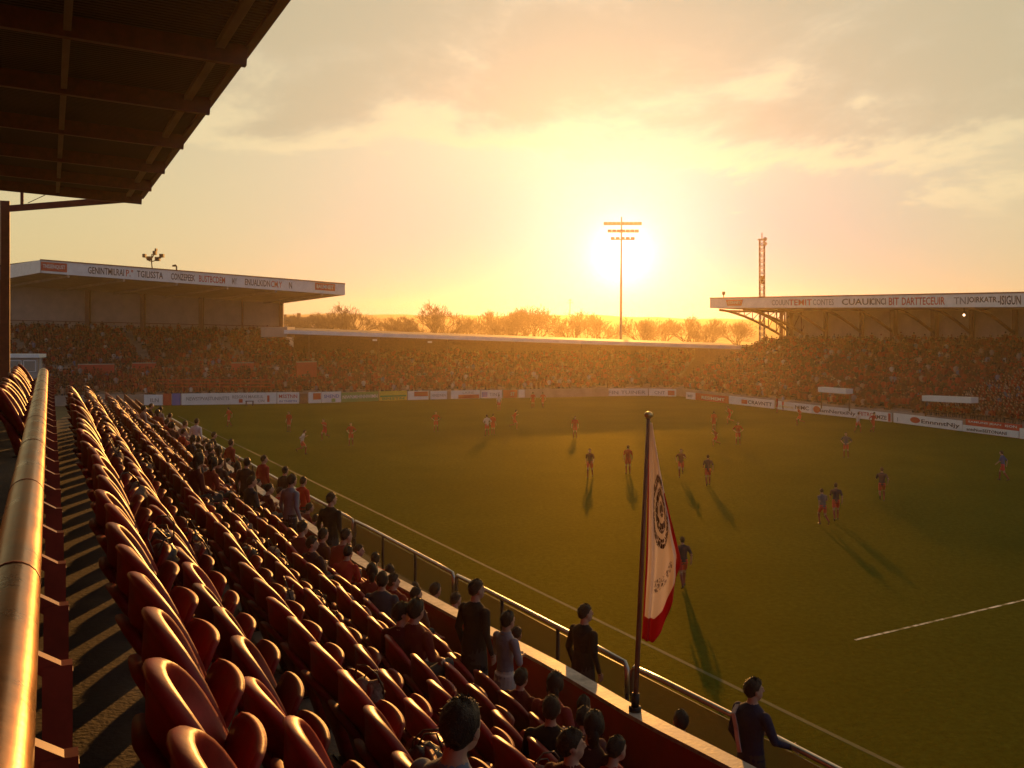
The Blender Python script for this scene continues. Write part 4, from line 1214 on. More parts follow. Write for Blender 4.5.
def left_stand():
    FLt, FRt = at(40, 260, 112), at(345, 284, 128)            # fascia top edge
    d = (FRt - FLt); dh = Vector((d.x, d.y, 0)).normalized(); nrm = Vector((dh.y, -dh.x, 0))   # towards camera
    up = Vector((0, 0, 1)); hh = 1.42
    WL, WR = at(-14, 284, 130), at(283, 303, 143)
    # roof slab
    bkL, bkR = WL + Vector((-2, 1, 1.5)), WR + Vector((0, 1.0, 1.3))
    mb = MB()
    a, b_, c, e = FLt - up * hh, FRt - up * hh, Vector((bkR.x, bkR.y, WR.z)), Vector((bkL.x, bkL.y, WL.z))
    mb.add([a, b_, c, e], [(3, 2, 1, 0)], 0); put(mb, 'soffit', M['soffit'], ls)
    mb = MB(); mb.add([FLt + nrm * -.1, FRt + nrm * -.1, bkR + up * .6, bkL + up * .6], [(0, 1, 2, 3)]); mb.add([FRt, b_, c, bkR + up * .6], [(0, 1, 2, 3)], 0); put(mb, 'roof', M['roofing'], ls)
    mb = MB(); mb.box8([a, b_, b_ - nrm * .18, a - nrm * .18, FLt, FRt, FRt - nrm * .18, FLt - nrm * .18]); put(mb, 'fascia', M['white'], ls)
    mb = MB(); rl, rr = FLt - nrm * .0, bkL + up * .3
    mb.box8([a, e, e + dh * .2, a + dh * .2, FLt - dh * .002, rr, rr + dh * .2, FLt + dh * .2]); put(mb, 'side_fascia', M['white'], ls)
    mb = MB(); mb.bar(FLt + up * .05, FRt + up * .05, .25, .10); put(mb, 'roof_trim', M['rust'], ls)
    # rear wall cladding with columns
    mb = MB(); bl = Vector((WL.x - 3, WL.y - 1, 8.3)); br = Vector((WR.x, WR.y, 7.4))
    mb.add([bl, br, Vector((br.x, br.y, WR.z)), Vector((bl.x, bl.y, WL.z + .2))], [(0, 1, 2, 3)]); put(mb, 'rear_wall', M['cladding'], ls)
    mb = MB(); mb.add([br, br + Vector((-2.4, 9, 0)), WR + Vector((-2.4, 9, 0)), WR], [(0, 1, 2, 3)]); put(mb, 'side_wall', M['cladding'], ls)
    for x in (28, 98, 148, 203, 243, 282):
        f = (x + 14) / 297; p = bl.lerp(br, f); q = WL.lerp(WR, f)
        thick = .55 if x in (98, 148, 203, 282) else .22
        mb = MB(); mb.bar(Vector((p.x, p.y - .35, 7.2)), Vector((p.x, p.y - .35, q.z + .1)), thick, thick, up=Vector((0, 1, 0))); put(mb, 'column', M['rust'], ls)
    mb = MB(); mb.bar(LBL + Vector((0, -.6, 1.1)), LBR + Vector((0, -.6, 1.1)), .06, .08); put(mb, 'guard_rail', M['rust'], ls)
    for k in range(6):
        f = (k + .5) / 6; mb = MB(); p0 = a.lerp(b_, f); p1 = e.lerp(c, f)
        mb.bar(p0 - up * .16, p1 - up * .16, .2, .3); put(mb, 'rafter', M['soffit'], ls)
    def word(x0, x1, txt, mt, frac=.5, hf=.55):
        f0 = inv(x0); f1 = inv(x1); P0, P1 = FLt.lerp(FRt, f0), FLt.lerp(FRt, f1)
        c_ = (P0 + P1) / 2 - up * hh * frac
        ex = (P1 - P0).normalized()
        lettering(txt, (P1 - P0).length, hh * hf, c_, ex, nrm, mt, ls)
    def inv(x):
        lo, hi = 0., 1.
        for _ in range(40):
            m_ = (lo + hi) / 2; p = FLt.lerp(FRt, m_)
            if 512 + 1000 * p.x / p.y < x: lo = m_
            else: hi = m_
        return lo
    P0, P1 = FLt.lerp(FRt, inv(41)), FLt.lerp(FRt, inv(67))
    mb = MB(); ex = (P1 - P0).normalized()
    q = [P0 - up * (hh * .82), P1 - up * (hh * .82), P1 - up * (hh * .12), P0 - up * (hh * .12)]
    mb.box8([q[0] + nrm * .03, q[1] + nrm * .03, q[1], q[0], q[3] + nrm * .03, q[2] + nrm * .03, q[2], q[3]]); put(mb, 'name_panel', M['red'], ls)
    lettering('TNSSENQUST', (P1 - P0).length * .86, hh * .36, (P0 + P1) / 2 - up * hh * .47, ex, nrm, M['board'], ls, off=.05)
    word(88, 124, 'GENINTMILRAI', M['black']); word(126, 133, 'P."', M['red']); word(137, 163, 'TGILISSTA', M['black'])
    word(171, 195, 'CONZEPEEK', M['black']); word(199, 225, 'BUSTBCDEM', M['red']); word(232, 237, 'MY', M['grey'])
    word(245, 270, 'ENUALKIDN', M['black']); word(271, 282, 'CM.Y', M['red']); word(289, 292, 'N', M['black'])
    P0, P1 = FLt.lerp(FRt, inv(315)), FLt.lerp(FRt, inv(335))
    q = [P0 - up * (hh * .72), P1 - up * (hh * .72), P1 - up * (hh * .08), P0 - up * (hh * .08)]
    mb = MB(); mb.box8([q[0] + nrm * .03, q[1] + nrm * .03, q[1], q[0], q[3] + nrm * .03, q[2] + nrm * .03, q[2], q[3]]); put(mb, 'name_panel', M['red'], ls)
    lettering('BAUMNEIT', (P1 - P0).length * .84, hh * .34, (P0 + P1) / 2 - up * hh * .4, ex, nrm, M['board'], ls, off=.05)
    # floodlight cluster standing on the roof
    base = at(152.5, 269, 121); fl_ = empty('roof_floodlight', base, 'cluster of dark floodlights on a short post on the left stand roof', 'floodlight')
    mb = MB(); mb.tube([base - up * .3, at(151.5, 262, 121), at(152, 254, 121)], .07, 8); put(mb, 'post', M['iron'], fl_)
    for (x0, y0, x1, y1) in ((143.2, 254, 146, 257.5), (147.5, 256.5, 151.5, 260.5), (153.5, 251, 156.5, 255), (155.5, 248.6, 157, 251), (155.5, 257, 160, 261), (160, 254, 164, 257.5)):
        mb = MB(); p, q2 = at(x0, y0, 121), at(x1, y1, 121); mb.box((p.x, 120.7, q2.z), (q2.x, 121.2, p.z)); put(mb, 'lamp_head', M['iron'], fl_)
    mb = MB(); mb.tube([at(144, 256, 121), at(149.5, 261, 121), at(152, 261.5, 121)], .06, 6); mb.tube([at(163, 256, 121), at(157.5, 260, 121), at(152, 261.5, 121)], .06, 6); mb.tube([at(155.5, 252, 121), at(152, 258, 121)], .06, 6); put(mb, 'arm', M['iron'], fl_)
    hb = at(176.5, 271, 122); hk = empty('roof_lamp', hb, 'small hooked lamp on the left stand roof', 'lamp')
    mb = MB(); mb.tube([hb, at(176.5, 266.5, 122), at(175.5, 265, 122), at(174, 265.4, 122)], .09, 6); put(mb, 'bracket', M['iron'], hk)
    mb = MB(); mb.box((at(174, 0, 122).x - .15, 121.8, at(0, 266.6, 122).z), (at(174, 0, 122).x + .2, 122.2, at(0, 265, 122).z)); put(mb, 'lamp_head', M['iron'], hk)
left_stand()
def on_left(x, y):                    # point on the left rake seen towards (x, y): solved over distance
    best = None
    for i in range(60):
        for j in range(60):
            p = bil(LFL, LFR, LBL, LBR, i / 59, j / 59)
            e = abs(512 + 1000 * p.x / p.y - x) + abs(325 + 1000 * (H - p.z) / p.y - y)
            if best is None or e < best[0]: best = (e, p.copy())
    return best[1]
for i, (x0, x1, y, w) in enumerate(((78, 116, 374, 'leftmost, broad'), (131, 156, 373, 'second from the left'), (231, 252, 373, 'third, right of the middle aisle'), (294, 314, 371, 'rightmost, by the corner'))):
    a, b_ = on_left(x0, y), on_left(x1, y)
    if i == 3: a, b_ = at(294, 372, 124), at(314, 371, 125.5)
    root = empty('entrance_wall', a, f'red painted entrance wall in the left stand crowd, {w}', 'wall', 'red entrance walls')
    mb = MB(); d = Vector((b_.x - a.x, b_.y - a.y, 0)).normalized(); n = Vector((d.y, -d.x, 0)) * .9
    z0, z1 = min(a.z, b_.z) - .7, max(a.z, b_.z) + 1.15
    A, B_ = Vector((a.x, a.y, 0)) + n, Vector((b_.x, b_.y, 0)) + n
    up = Vector((0, 0, 1))
    mb.box8([A + up * z0, B_ + up * z0, B_ - n * .3 + up * z0, A - n * .3 + up * z0, A + up * z1, B_ + up * z1, B_ - n * .3 + up * z1, A - n * .3 + up * z1]); put(mb, 'wall', M['red'], root)
    mb = MB(); mb.bar(A + up * (z1 + .05) - n * .15, B_ + up * (z1 + .05) - n * .15, .34, .09); put(mb, 'capping', M['cladding'], root)
# control room
cr = empty('control_room', at(27, 430, 98), 'grey flat roofed control room with two wide windows at the far left', 'building')
def control():
    a, b_ = at(6, 354, 98), at(38, 354, 98); z1 = a.z
    mb = MB(); mb.box((a.x, 98, 0), (b_.x, 98.9, z1 - .35)); put(mb, 'wall', M['grey'], cr)
    mb = MB(); mb.box((a.x - .3, 97.6, z1 - .35), (b_.x + .3, 99.1, z1)); put(mb, 'roof', M['white'], cr)
    for x0, x1 in ((8, 21), (24.5, 35.5)):
        p, q = at(x0, 361, 98), at(x1, 371, 98)
        f = MB(); f.box((p.x - .08, 97.93, q.z - .08), (q.x + .08, 97.99, p.z + .08)); f = put(f, 'window', M['white'], cr)
        g = MB(); g.box((p.x, 97.9, q.z), (q.x, 97.925, p.z)); g = g.build('pane', M['glass'], f); g.matrix_parent_inverse = parent_inv(cr)
        g.matrix_parent_inverse = (parent_inv(cr) @ Matrix()).copy()
        g.matrix_parent_inverse = Matrix()
    mb = MB(); mb.tube([at(40, 355, 98), Vector((at(40, 355, 98).x, 98, 0))], .1, 6); put(mb, 'drainpipe', M['grey'], cr)
control()

# --- centre stand
cs = empty('low_stand', (0, 130, 0), 'long low stand with a dark roof behind the far goal line', 'grandstand')
CFL, CFR, CBL, CBR = Vector((-30, 118.5, 1.1)), Vector((21, 131, 1.1)), Vector((-35.5, 138, 5.0)), Vector((27, 147, 4.6))
rake(cs, 'terrace', CFL, CFR, CBL, CBR, 16)
seat_crowd(CFL, CFR, CBL, CBR, 16, .46, (), .95, mid_b)
def centre():
    up = Vector((0, 0, 1))
    a, b_ = at(284, 330, 127), at(756, 346.5, 136)
    bk = Vector((-2, 15, .35))
    mb = MB(); mb.box8([a - up * .35, b_ - up * .35, b_ + bk - up * .35, a + bk - up * .35, a - up * .12, b_ - up * .12, b_ + bk - up * .12, a + bk - up * .12]); put(mb, 'roof', M['roofing'], cs)
    mb = MB(); mb.bar(a - up * .22, b_ - up * .22, .14, .5); put(mb, 'fascia', M['white'], cs)
    w0, w1 = a + bk * 1.0, b_ + bk * 1.0 + (b_ - a).normalized() * 7
    mb = MB(); mb.add([Vector((w0.x, w0.y - .3, 0)), Vector((w1.x, w1.y - .3, 0)), w1 - up * .3 - Vector((0, .3, 0)), w0 - up * .3 - Vector((0, .3, 0))], [(0, 1, 2, 3)]); put(mb, 'rear_wall', M['brick'], cs)
    for k in range(7):
        f = (k + .3) / 7; p = a.lerp(b_, f) + Vector((0, 2.0, 0))
        mb = MB(); mb.tube([Vector((p.x, p.y, 1)), Vector((p.x, p.y, p.z - .35))], .07, 6); put(mb, 'column', M['brick'], cs)
    for k, x in enumerate((375, 430)):
        p = at(x, 334 + (x - 284) * .035 + 3.0, 127 + (x - 284) * .019)
        mb = MB(); mb.box((p.x - .28, p.y - .3, p.z - .1), (p.x + .28, p.y - .1, p.z + .12)); put(mb, 'roof_lamp', M['white'], cs)
    # low white block at the left end of the roof
    c0 = at(262, 327, 130); c1 = at(288, 337, 130)
    mb = MB(); mb.box((c0.x, 129.5, c1.z), (c1.x, 134, c0.z)); put(mb, 'end_block', M['cladding'], cs)
centre()

# --- right stand
dR = Vector((.415, -.909, 0)).normalized(); nR = Vector((.909, .415, 0)).normalized()
F0 = Vector((25.2, 116, 0))
def RS(s, n, z): 
    q = F0 + dR * s + nR * n; return Vector((q.x, q.y, z))
rs_ = empty('side_stand', RS(20, 8, 0), 'broad packed stand with curved roof brackets along the right touchline', 'grandstand')
RFL, RFR, RBL, RBR = RS(0, 1.4, 1.1), RS(58, 1.4, 1.1), RS(-10, 16, 6.9), RS(58, 16, 7.5)
rake(rs_, 'terrace', RFL, RFR, RBL, RBR, 26)
def r_holes(a, f, p):
    x = 512 + 1000 * p.x / p.y; y = 325 + 1000 * (H - p.z) / p.y
    return x > 1075
seat_crowd(RFL, RFR, RBL, RBR, 26, .44, (r_holes,), .97, right_b)
WFL, WFR, WBL, WBR = Vector((21.2, 130.2, 1.1)), RS(0, 1.4, 1.1), RS(-14, 15.5, 6.5), RS(-10, 16, 6.9)
rake(rs_, 'corner_terrace', WFL, WFR, WBL, WBR, 22)
seat_crowd(WFL, WFR, WBL, WBR, 22, .46, (), .96, mid_b)
def right_stand():
    up = Vector((0, 0, 1))
    def ftop(s): return RS(s, 6, 12.62 - .0135 * (s + 12) )
    s0, s1 = -12.1, 60; hh = 1.22
    P0, P1 = ftop(s0), ftop(s1)
    nrm = -nR
    mb = MB(); mb.box8([P0 - up * hh, P1 - up * hh, P1 - up * hh + nR * .18, P0 - up * hh + nR * .18, P0, P1, P1 + nR * .18, P0 + nR * .18]); put(mb, 'fascia', M['white'], rs_)
    mb = MB(); mb.bar(P0 + up * .06 + nR * .1, P1 + up * .06 + nR * .1, .3, .12); put(mb, 'roof_trim', M['rust'], rs_)
    W0, W1 = RS(s0, 17, 11.0), RS(s1, 17, 11.0)
    mb = MB(); mb.add([P0 - up * hh + nR * .19, P1 - up * hh + nR * .19, W1, W0], [(3, 2, 1, 0)]); put(mb, 'soffit', M['soffit'], rs_)
    mb = MB(); mb.add([P0 + nR * .19, P1 + nR * .19, W1 + up * .5, W0 + up * .5], [(0, 1, 2, 3)]); mb.add([P0 - up * hh + nR * .19, P0 + nR * .19, W0 + up * .5, W0], [(0, 1, 2, 3)]); put(mb, 'roof', M['roofing'], rs_)
    sw = -10
    mb = MB(); mb.add([RS(sw, 16.6, 6.2), RS(s1, 16.6, 6.8), RS(s1, 16.6, 11.0), RS(sw, 16.6, 11.0)], [(0, 1, 2, 3)]); put(mb, 'rear_wall', M['cladding'], rs_)
    mb = MB(); mb.add([RS(sw, 16.6, 0), RS(sw, 16.6, 11), RS(sw, 24, 11), RS(sw, 24, 0)], [(0, 1, 2, 3)]); put(mb, 'side_wall', M['cladding'], rs_)
    def s_at(x, n, z):
        lo, hi = -30., 60.
        for _ in range(40):
            m_ = (lo + hi) / 2; p = RS(m_, n, z)
            if 512 + 1000 * p.x / p.y < x: lo = m_
            else: hi = m_
        return lo
    for x in (789, 825, 861, 893, 934, 971, 1014, 1060):
        s = s_at(x, 16, 9)
        th = .6 if x in (789, 893, 934) else .4
        mb = MB(); mb.bar(RS(s, 16.1, 6.2), RS(s, 16.1, 11.0), th, th, up=nR); put(mb, 'column', M['rust'], rs_)
        mb = MB(); pts = []
        for i in range(9):
            f = i / 8; n = 15.9 - 7.2 * f; z = 8.4 + 2.75 * math.sin(f * math.pi / 2)
            pts.append(RS(s, n, min(z, 11.2)))
        mb.tube(pts, .17, 6); put(mb, 'bracket', M['rust'], rs_)
    # open cantilever truss at the free end
    for so_, nm in ((-11.4, 0), (-6.5, 1)):
        mb = MB(); pts = [RS(so_, 7 + 10.5 * f, 11.15 - 3.6 * f ** 1.5) for f in np.linspace(0, 1, 9)]
        mb.tube(pts, .17, 6); put(mb, 'bracket', M['rust'], rs_)
        mb = MB(); top = [RS(so_, 7 + 10.5 * f, 11.1 - .2 * f) for f in np.linspace(0, 1, 9)]
        for i in range(9):
            mb.tube([top[i], pts[i]], .06, 4)
            if i < 8: mb.tube([top[i + 1], pts[i]], .06, 4)
        mb.tube(top, .09, 5); put(mb, 'truss', M['rust'], rs_)
    for n in (9, 11, 13, 15):
        mb = MB(); mb.tube([RS(-11.8, n, 10.95), RS(-6, n, 10.95)], .1, 5); put(mb, 'purlin', M['rust'], rs_)
    mb = MB(); mb.bar(RS(-11.4, 17, 0), RS(-11.4, 17, 11.0), .35, .35, up=nR); put(mb, 'column', M['rust'], rs_)
    def word(x0, x1, txt, mt, frac=.5, hf=.55):
        sa, sb = s_at(x0, 6, 12), s_at(x1, 6, 12); A, B_ = ftop(sa), ftop(sb)
        lettering(txt, (B_ - A).length, hh * hf, (A + B_) / 2 - up * hh * frac, (B_ - A).normalized(), nrm, mt, rs_)
    sa, sb = s_at(726, 6, 12), s_at(743, 6, 12); A, B_ = ftop(sa), ftop(sb)
    mb = MB(); mb.box8([A + dR * .3 - up * .95 + nrm * .03, B_ - dR * .3 - up * .95 + nrm * .03, B_ - dR * .3 - up * .95, A + dR * .3 - up * .95, A - up * .2 + nrm * .03, B_ - up * .2 + nrm * .03, B_ - up * .2, A - up * .2]); put(mb, 'name_panel', M['red'], rs_)
    lettering('CONNEY', (B_ - A).length * .75, .36, (A + B_) / 2 - up * .56, dR, nrm, M['board'], rs_, off=.05)
    word(772, 789, 'COUUN', M['grey']); word(789, 812, 'TEMIT', M['red']); word(813, 834, 'CONTES', M['grey'])
    word(842, 871, 'CUAUI', M['black']); word(871, 886, 'CINCI', M['black'])
    word(889, 899, 'BIT', M['red'], hf=.62); word(902, 945, 'DARTTECEUIR', M['red'], hf=.62)
    word(954, 966, 'TN', M['grey']); word(967, 997, 'JOIRKATR', M['black']); word(998, 1021, '-ISIGUN', M['black'], hf=.66)
    # small lamp under the roof and a box on the roof edge
    p = at(964, 315, 95); root = empty('roof_lamp', p, 'small glowing lamp under the right stand roof', 'lamp')
    mb = MB(); mb.ball(p, .12, 8, 6); put(mb, 'bulb', M['lamp'], root)
    q = RS(s_at(964, 9, 11), 9, 0); mb = MB(); mb.tube([p, p + up * 1.1], .03, 5); put(mb, 'stem', M['iron'], root)
    b0 = ftop(s_at(723, 6, 12)) + nR * .1; root = empty('roof_camera', b0, 'small dark box on a stalk on the right stand roof corner', 'camera')
    mb = MB(); mb.tube([b0, b0 + up * .45], .06, 6); put(mb, 'stalk', M['iron'], root)
    mb = MB(); mb.box(tuple(b0 + Vector((-.16, -.18, .45))), tuple(b0 + Vector((.16, .18, .85)))); put(mb, 'housing', M['iron'], root)
right_stand()
# white canopies among the right hand crowd
for i, (x0, y0, x1, y1, D) in enumerate(((818, 387.0, 846, 393.5, 101.3), (922, 395.5, 971, 403.5, 90.5))):
    a, b_ = at(x0, y0, D), at(x1, y0 + 2, D - 5.5 * (i * .25 + .6))
    root = empty('canopy', a, ('short' if i == 0 else 'long') + ' white flat canopy over an entrance in the right stand crowd', 'canopy', 'white entrance canopies')
    mb = MB(); d = (b_ - a).normalized(); n = nR * 0.9
    up = Vector((0, 0, 1))
    mb.box8([a - up * .5, b_ - up * .5, b_ + n - up * .5, a + n - up * .5, a, b_, b_ + n, a + n]); put(mb, 'panel', M['board'], root)
    mb = MB()
    for q in (a, b_): mb.tube([q + n * .5 - up * 2.2, q + n * .5 - up * .6], .07, 6)
    put(mb, 'post', M['iron'], root)
p0, p1 = at(645, 377, 134), at(686, 380, 136)
root = empty('canopy', p0, 'pale low canopy in the glare of the far corner crowd', 'canopy', 'white entrance canopies')
mb = MB(); mb.box8([p0 - Vector((0, 0, .45)), p1 - Vector((0, 0, .45)), p1 + Vector((0, 1.6, -.45)), p0 + Vector((0, 1.6, -.45)), p0, p1, p1 + Vector((0, 1.6, 0)), p0 + Vector((0, 1.6, 0))]); put(mb, 'panel', M['board'], root)
mb = MB(); [mb.tube([q - Vector((0, -.8, 2)), q - Vector((0, -.8, .45))], .06, 6) for q in (p0, p1)]; put(mb, 'post', M['iron'], root)

# --- crowds: nearest people one by one, the rest as one mass per stand
right_b.sort(key=lambda p: p.y)
def inframe(p):
    x = 512 + 1000 * p.x / p.y; return x < 1030
near_fans = [p for p in right_b if inframe(p)]
N_FAR = max(0, 300 - n_people)
crowd_cols = [(.27, .015, .014), (.17, .011, .011), (.33, .02, .017), (.11, .010, .010), (.06, .011, .011), (.035, .012, .012), (.21, .022, .018), (.13, .02, .017)]
pale_cols = [(.5, .42, .38), (.12, .14, .24), (.40, .24, .16), (.3, .22, .2)]
near_set = near_fans[:N_FAR]
rear = set(id(p) for p in near_set)
for p in near_set:
    person(random.choice(['far_a', 'far_a', 'far_b', 'far_c']), p - Vector((0, 0, .1)), math.pi / 2 + .4 + random.uniform(-.3, .3), random.uniform(1.45, 1.65),
           random.choice(crowd_cols if random.random() < .92 else pale_cols), 'tiny spectator packed into the nearest rows at the right edge of the side stand', 'spectator', 'spectators in the nearest part of the right stand')
def crowd(name, pts, label):
    # template: lap, torso, shoulders, head, arms
    T = MB(); T.tube([(0, .1, .1), (0, .02, .3), (0, .0, .62), (0, .0, .84), (0, 0, .93)], [.20, .21, .20, .23, .10], 7); nt_ = len(T.v)
    T.ball((0, .02, 1.10), .12, 7, 5); nh = len(T.v)
    T.box((-.19, .1, .0), (.19, .5, .22)); 
    for s in (-1, 1): T.tube([(s * .23, 0, .82), (s * .27, .08, .55), (s * .12, .26, .45)], [.065, .06, .045], 5)
    tv = np.array(T.v); tf = T.f; nv = len(tv); n = len(pts)
    V_ = np.zeros((n, nv, 3)); C_ = np.zeros((n, nv, 4)); C_[..., 3] = 1
    for i, p in enumerate(pts):
        a = random.uniform(-.5, .5) + math.atan2(p.x - 5, -(p.y - 60)) * 1.0 + math.pi
        a = math.atan2(-(5 - p.x), (60 - p.y)); k = random.uniform(.72, .90); lift = random.choice([0, 0, 0, 0, .3, .5])
        c, s_ = math.cos(a), math.sin(a)
        q = tv * k
        V_[i, :, 0] = q[:, 0] * c - q[:, 1] * s_ + p.x; V_[i, :, 1] = q[:, 0] * s_ + q[:, 1] * c + p.y; V_[i, :, 2] = q[:, 2] + p.z + lift
        col = random.choice(crowd_cols) if random.random() < .91 else random.choice(pale_cols)
        hcol = (.05, .012, .010) if random.random() < .72 else (.25, .095, .06)
        C_[i, :, :3] = col; C_[i, nt_:nh, :3] = hcol; C_[i, nh:nh + 8, :3] = (.03, .025, .03)
    me = bpy.data.meshes.new(name); me.vertices.add(n * nv); me.vertices.foreach_set('co', V_.reshape(-1))
    ls_ = np.array([len(f) for f in tf]); lv = np.concatenate([np.array(f) for f in tf])
    tot = len(lv); me.loops.add(tot * n); me.polygons.add(len(tf) * n)
    me.loops.foreach_set('vertex_index', (lv[None, :] + (np.arange(n) * nv)[:, None]).reshape(-1))
    st = np.concatenate([[0], np.cumsum(ls_)[:-1]])
    me.polygons.foreach_set('loop_start', (st[None, :] + (np.arange(n) * tot)[:, None]).reshape(-1))
    me.update(calc_edges=True); me.validate()
    at_ = me.color_attributes.new('dye', 'FLOAT_COLOR', 'POINT'); at_.data.foreach_set('color', C_.reshape(-1))
    me.materials.append(mat_vcol('crowd_cloth'))
    o = bpy.data.objects.new(name, me); COL.objects.link(o)
    tag(o, label, 'crowd', kind='stuff')
crowd('crowd', left_b + mid_b + [p for p in right_b if id(p) not in rear], 'packed far off crowd in red and dark clothes filling the distant stands')

# ------------------------------------------------------------------ advertising boards
def board(x0, y0b, x1, y1b, hgt, m, label, items=(), z0=.06, split=None):
    a, b_ = ground(x0, y0b), ground(x1, y1b); d = (b_ - a); ln = d.length; d.normalize(); n = Vector((d.y, -d.x, 0))
    root = empty('advertising_board', (a + b_) / 2, label, 'advertising board', 'boards round the pitch')
    up = Vector((0, 0, 1)); t = -n * .08
    mb = MB(); mb.box8([a + up * z0, b_ + up * z0, b_ + t + up * z0, a + t + up * z0, a + up * hgt, b_ + up * hgt, b_ + t + up * hgt, a + t + up * hgt]); put(mb, 'panel', m, root)
    mb = MB()
    for q in (a + d * .3, b_ - d * .3): mb.bar(q + t * 1.6, q + t * 1.6 + up * hgt * .95, .06, .06, up=n)
    put(mb, 'post', M['iron'], root)
    for it in items:
        if it[0] == 'txt':
            _, f0, f1, zf, hf, s, mt = it
            lettering(s, ln * (f1 - f0), hgt * hf, a + d * ln * (f0 + f1) / 2 + up * hgt * zf, d, n, mt, root)
        elif it[0] == 'rect':
            _, f0, f1, za, zb, mt = it
            A, B_ = a + d * ln * f0 + n * .012, a + d * ln * f1 + n * .012
            mb = MB(); mb.box8([A + up * hgt * za, B_ + up * hgt * za, B_ - n * .01 + up * hgt * za, A - n * .01 + up * hgt * za, A + up * hgt * zb, B_ + up * hgt * zb, B_ - n * .01 + up * hgt * zb, A - n * .01 + up * hgt * zb]); put(mb, 'emblem', mt, root)
        elif it[0] == 'oval':
            _, fc, zf, w, h, mt = it
            mb = MB(); c = a + d * ln * fc + up * hgt * zf + n * .014
            ps = [c + d * (w * math.cos(q)) + up * (h * math.sin(q)) for q in np.linspace(0, 2 * math.pi, 20, endpoint=False)]
            mb.add(ps, [tuple(range(20))]); put(mb, 'emblem', mt, root)
    return root
Bd = M['board']
board(144, 405.6, 162.5, 405.8, 1.25, Bd, 'short white board at the far left corner with faint dark letters', [('txt', .35, .8, .5, .35, 'ILN', M['grey'])])
board(163.2, 405.8, 171, 405.8, 1.4, M['red'], 'plain dark red board next to the blue board')
board(172, 405.8, 180.5, 405.6, 1.4, M['blue'], 'small blue board between the red and the long white board')
board(181.5, 405.6, 276.5, 404.2, 1.38, Bd, 'long white board with two lines of dark lettering on the left', [('txt', .05, .50, .55, .30, 'NEWSTPVASTUNINTTS', M['grey']), ('txt', .53, .86, .66, .26, 'RESGRN MAKELIL', M['grey']), ('txt', .60, .64, .32, .3, 'I', M['red']), ('txt', .80, .87, .3, .22, 'CIN', M['grey']), ('rect', .90, .925, .2, .75, M['red'])])
board(277.2, 404.2, 299, 404, 1.38, Bd, 'white board with bold red letters on the left', [('txt', .08, .92, .66, .30, 'MSSTNN', M['red']), ('txt', .1, .9, .25, .14, 'IN TNSETN', M['blue'])])
board(300, 404, 307.5, 403.8, 1.2, M['brick'], 'dark brown board gap piece beside the red lettered board')
board(308.5, 403.8, 321.5, 403.4, 1.35, Bd, 'white board with a red patch left of the pale green board', [('rect', .35, .95, .35, .9, M['red'])])
board(322, 403.4, 341, 402.8, 1.35, Bd, 'pale board with green and blue smudges', [('txt', .1, .9, .6, .3, 'SHEND', M['blue']), ('rect', .5, .7, .1, .4, M['green'])])
board(341.5, 402.8, 378.5, 401.4, 1.2, M['green'], 'green board with white letters in place of a line of people, left of the yellow board', [('txt', .03, .97, .55, .34, 'NIWNMIHINNWIMN', Bd)])  # made-up board, stands in for a line of people
board(379.5, 401.4, 407, 400.5, 1.2, M['yellow'], 'yellow board with a green stripe', [('rect', .02, .98, .42, .58, M['green']), ('txt', .1, .9, .25, .25, 'BNSTN', M['green'])])
board(408, 400.5, 428.5, 400, 1.15, Bd, 'white board with a red field right of the yellow board', [('rect', .3, .97, .42, .92, M['red'])])
board(430.5, 400, 447, 399.6, 1.1, Bd, 'plain white board with a grey line right of the red field board', [('txt', .08, .92, .5, .3, 'HINSDNEN', M['grey'])])
board(451, 399.5, 480, 398.8, 1.1, Bd, 'white board with a broad red lower half', [('rect', .25, .97, .08, .5, M['red']), ('txt', .4, .8, .72, .25, 'LAINE', M['grey'])])
board(481, 398.8, 502, 398.4, 1.05, Bd, 'white board with a blue square at its left end', [('rect', .04, .3, .2, .8, M['blue']), ('txt', .4, .9, .5, .4, 'TINT', M['grey'])])
board(503.5, 398.4, 517.5, 398.0, 1.05, M['red'], 'red board between two white boards behind the far goal line', [('txt', .5, .8, .5, .4, 'ST', Bd)])
board(518.5, 398, 572.5, 396.9, 1.05, Bd, 'long white board in the golden glare with one dim word', [('txt', .18, .52, .5, .35, 'ANNFIVSS', M['grey']), ('txt', .72, .95, .5, .35, 'UIPNEN', M['grey'])])
board(573.5, 396.9, 585, 396.7, 1.05, M['red'], 'small red board right of the long glare board', [('txt', .1, .9, .5, .25, 'SENS', Bd)])
board(586, 396.7, 595, 396.5, 1.05, Bd, 'small white board right of the small red board', [('rect', .1, .9, .4, .55, M['grey'])])
board(601.5, 396.4, 648, 396.2, 1.0, Bd, 'white board with broken lettering near the far right corner', [('txt', .15, .95, .5, .45, 'FIN TUINER', M['grey'])])
board(649, 396.2, 676, 397, 1.0, Bd, 'white board washed out in the far right corner', [('txt', .2, .6, .5, .4, 'CNT', M['grey']), ('rect', .7, .95, .2, .8, M['red'])])
board(686, 399.2, 695, 400.2, .9, Bd, 'short white board at the turn of the right hand boards', [('txt', .2, .8, .5, .4, 'MF', M['grey'])])
board(695.5, 400.3, 728, 404, .9, M['red'], 'long dim red board at the start of the right touchline', [('txt', .2, .9, .5, .4, 'RESIMEMT', Bd)])
board(729, 404.2, 774, 409.3, .98, Bd, 'white board with a small red emblem and dark word nearest the far corner', [('rect', .29, .42, .25, .72, M['red']), ('txt', .44, .96, .5, .42, 'CRAVNTT', M['black'])])
board(776, 409.5, 812, 414, .95, Bd, 'white board with a yellow rule and short word', [('txt', .08, .50, .42, .2, 'INTNTE', M['yellow']), ('txt', .55, .92, .55, .42, 'NIMC', M['black'])])
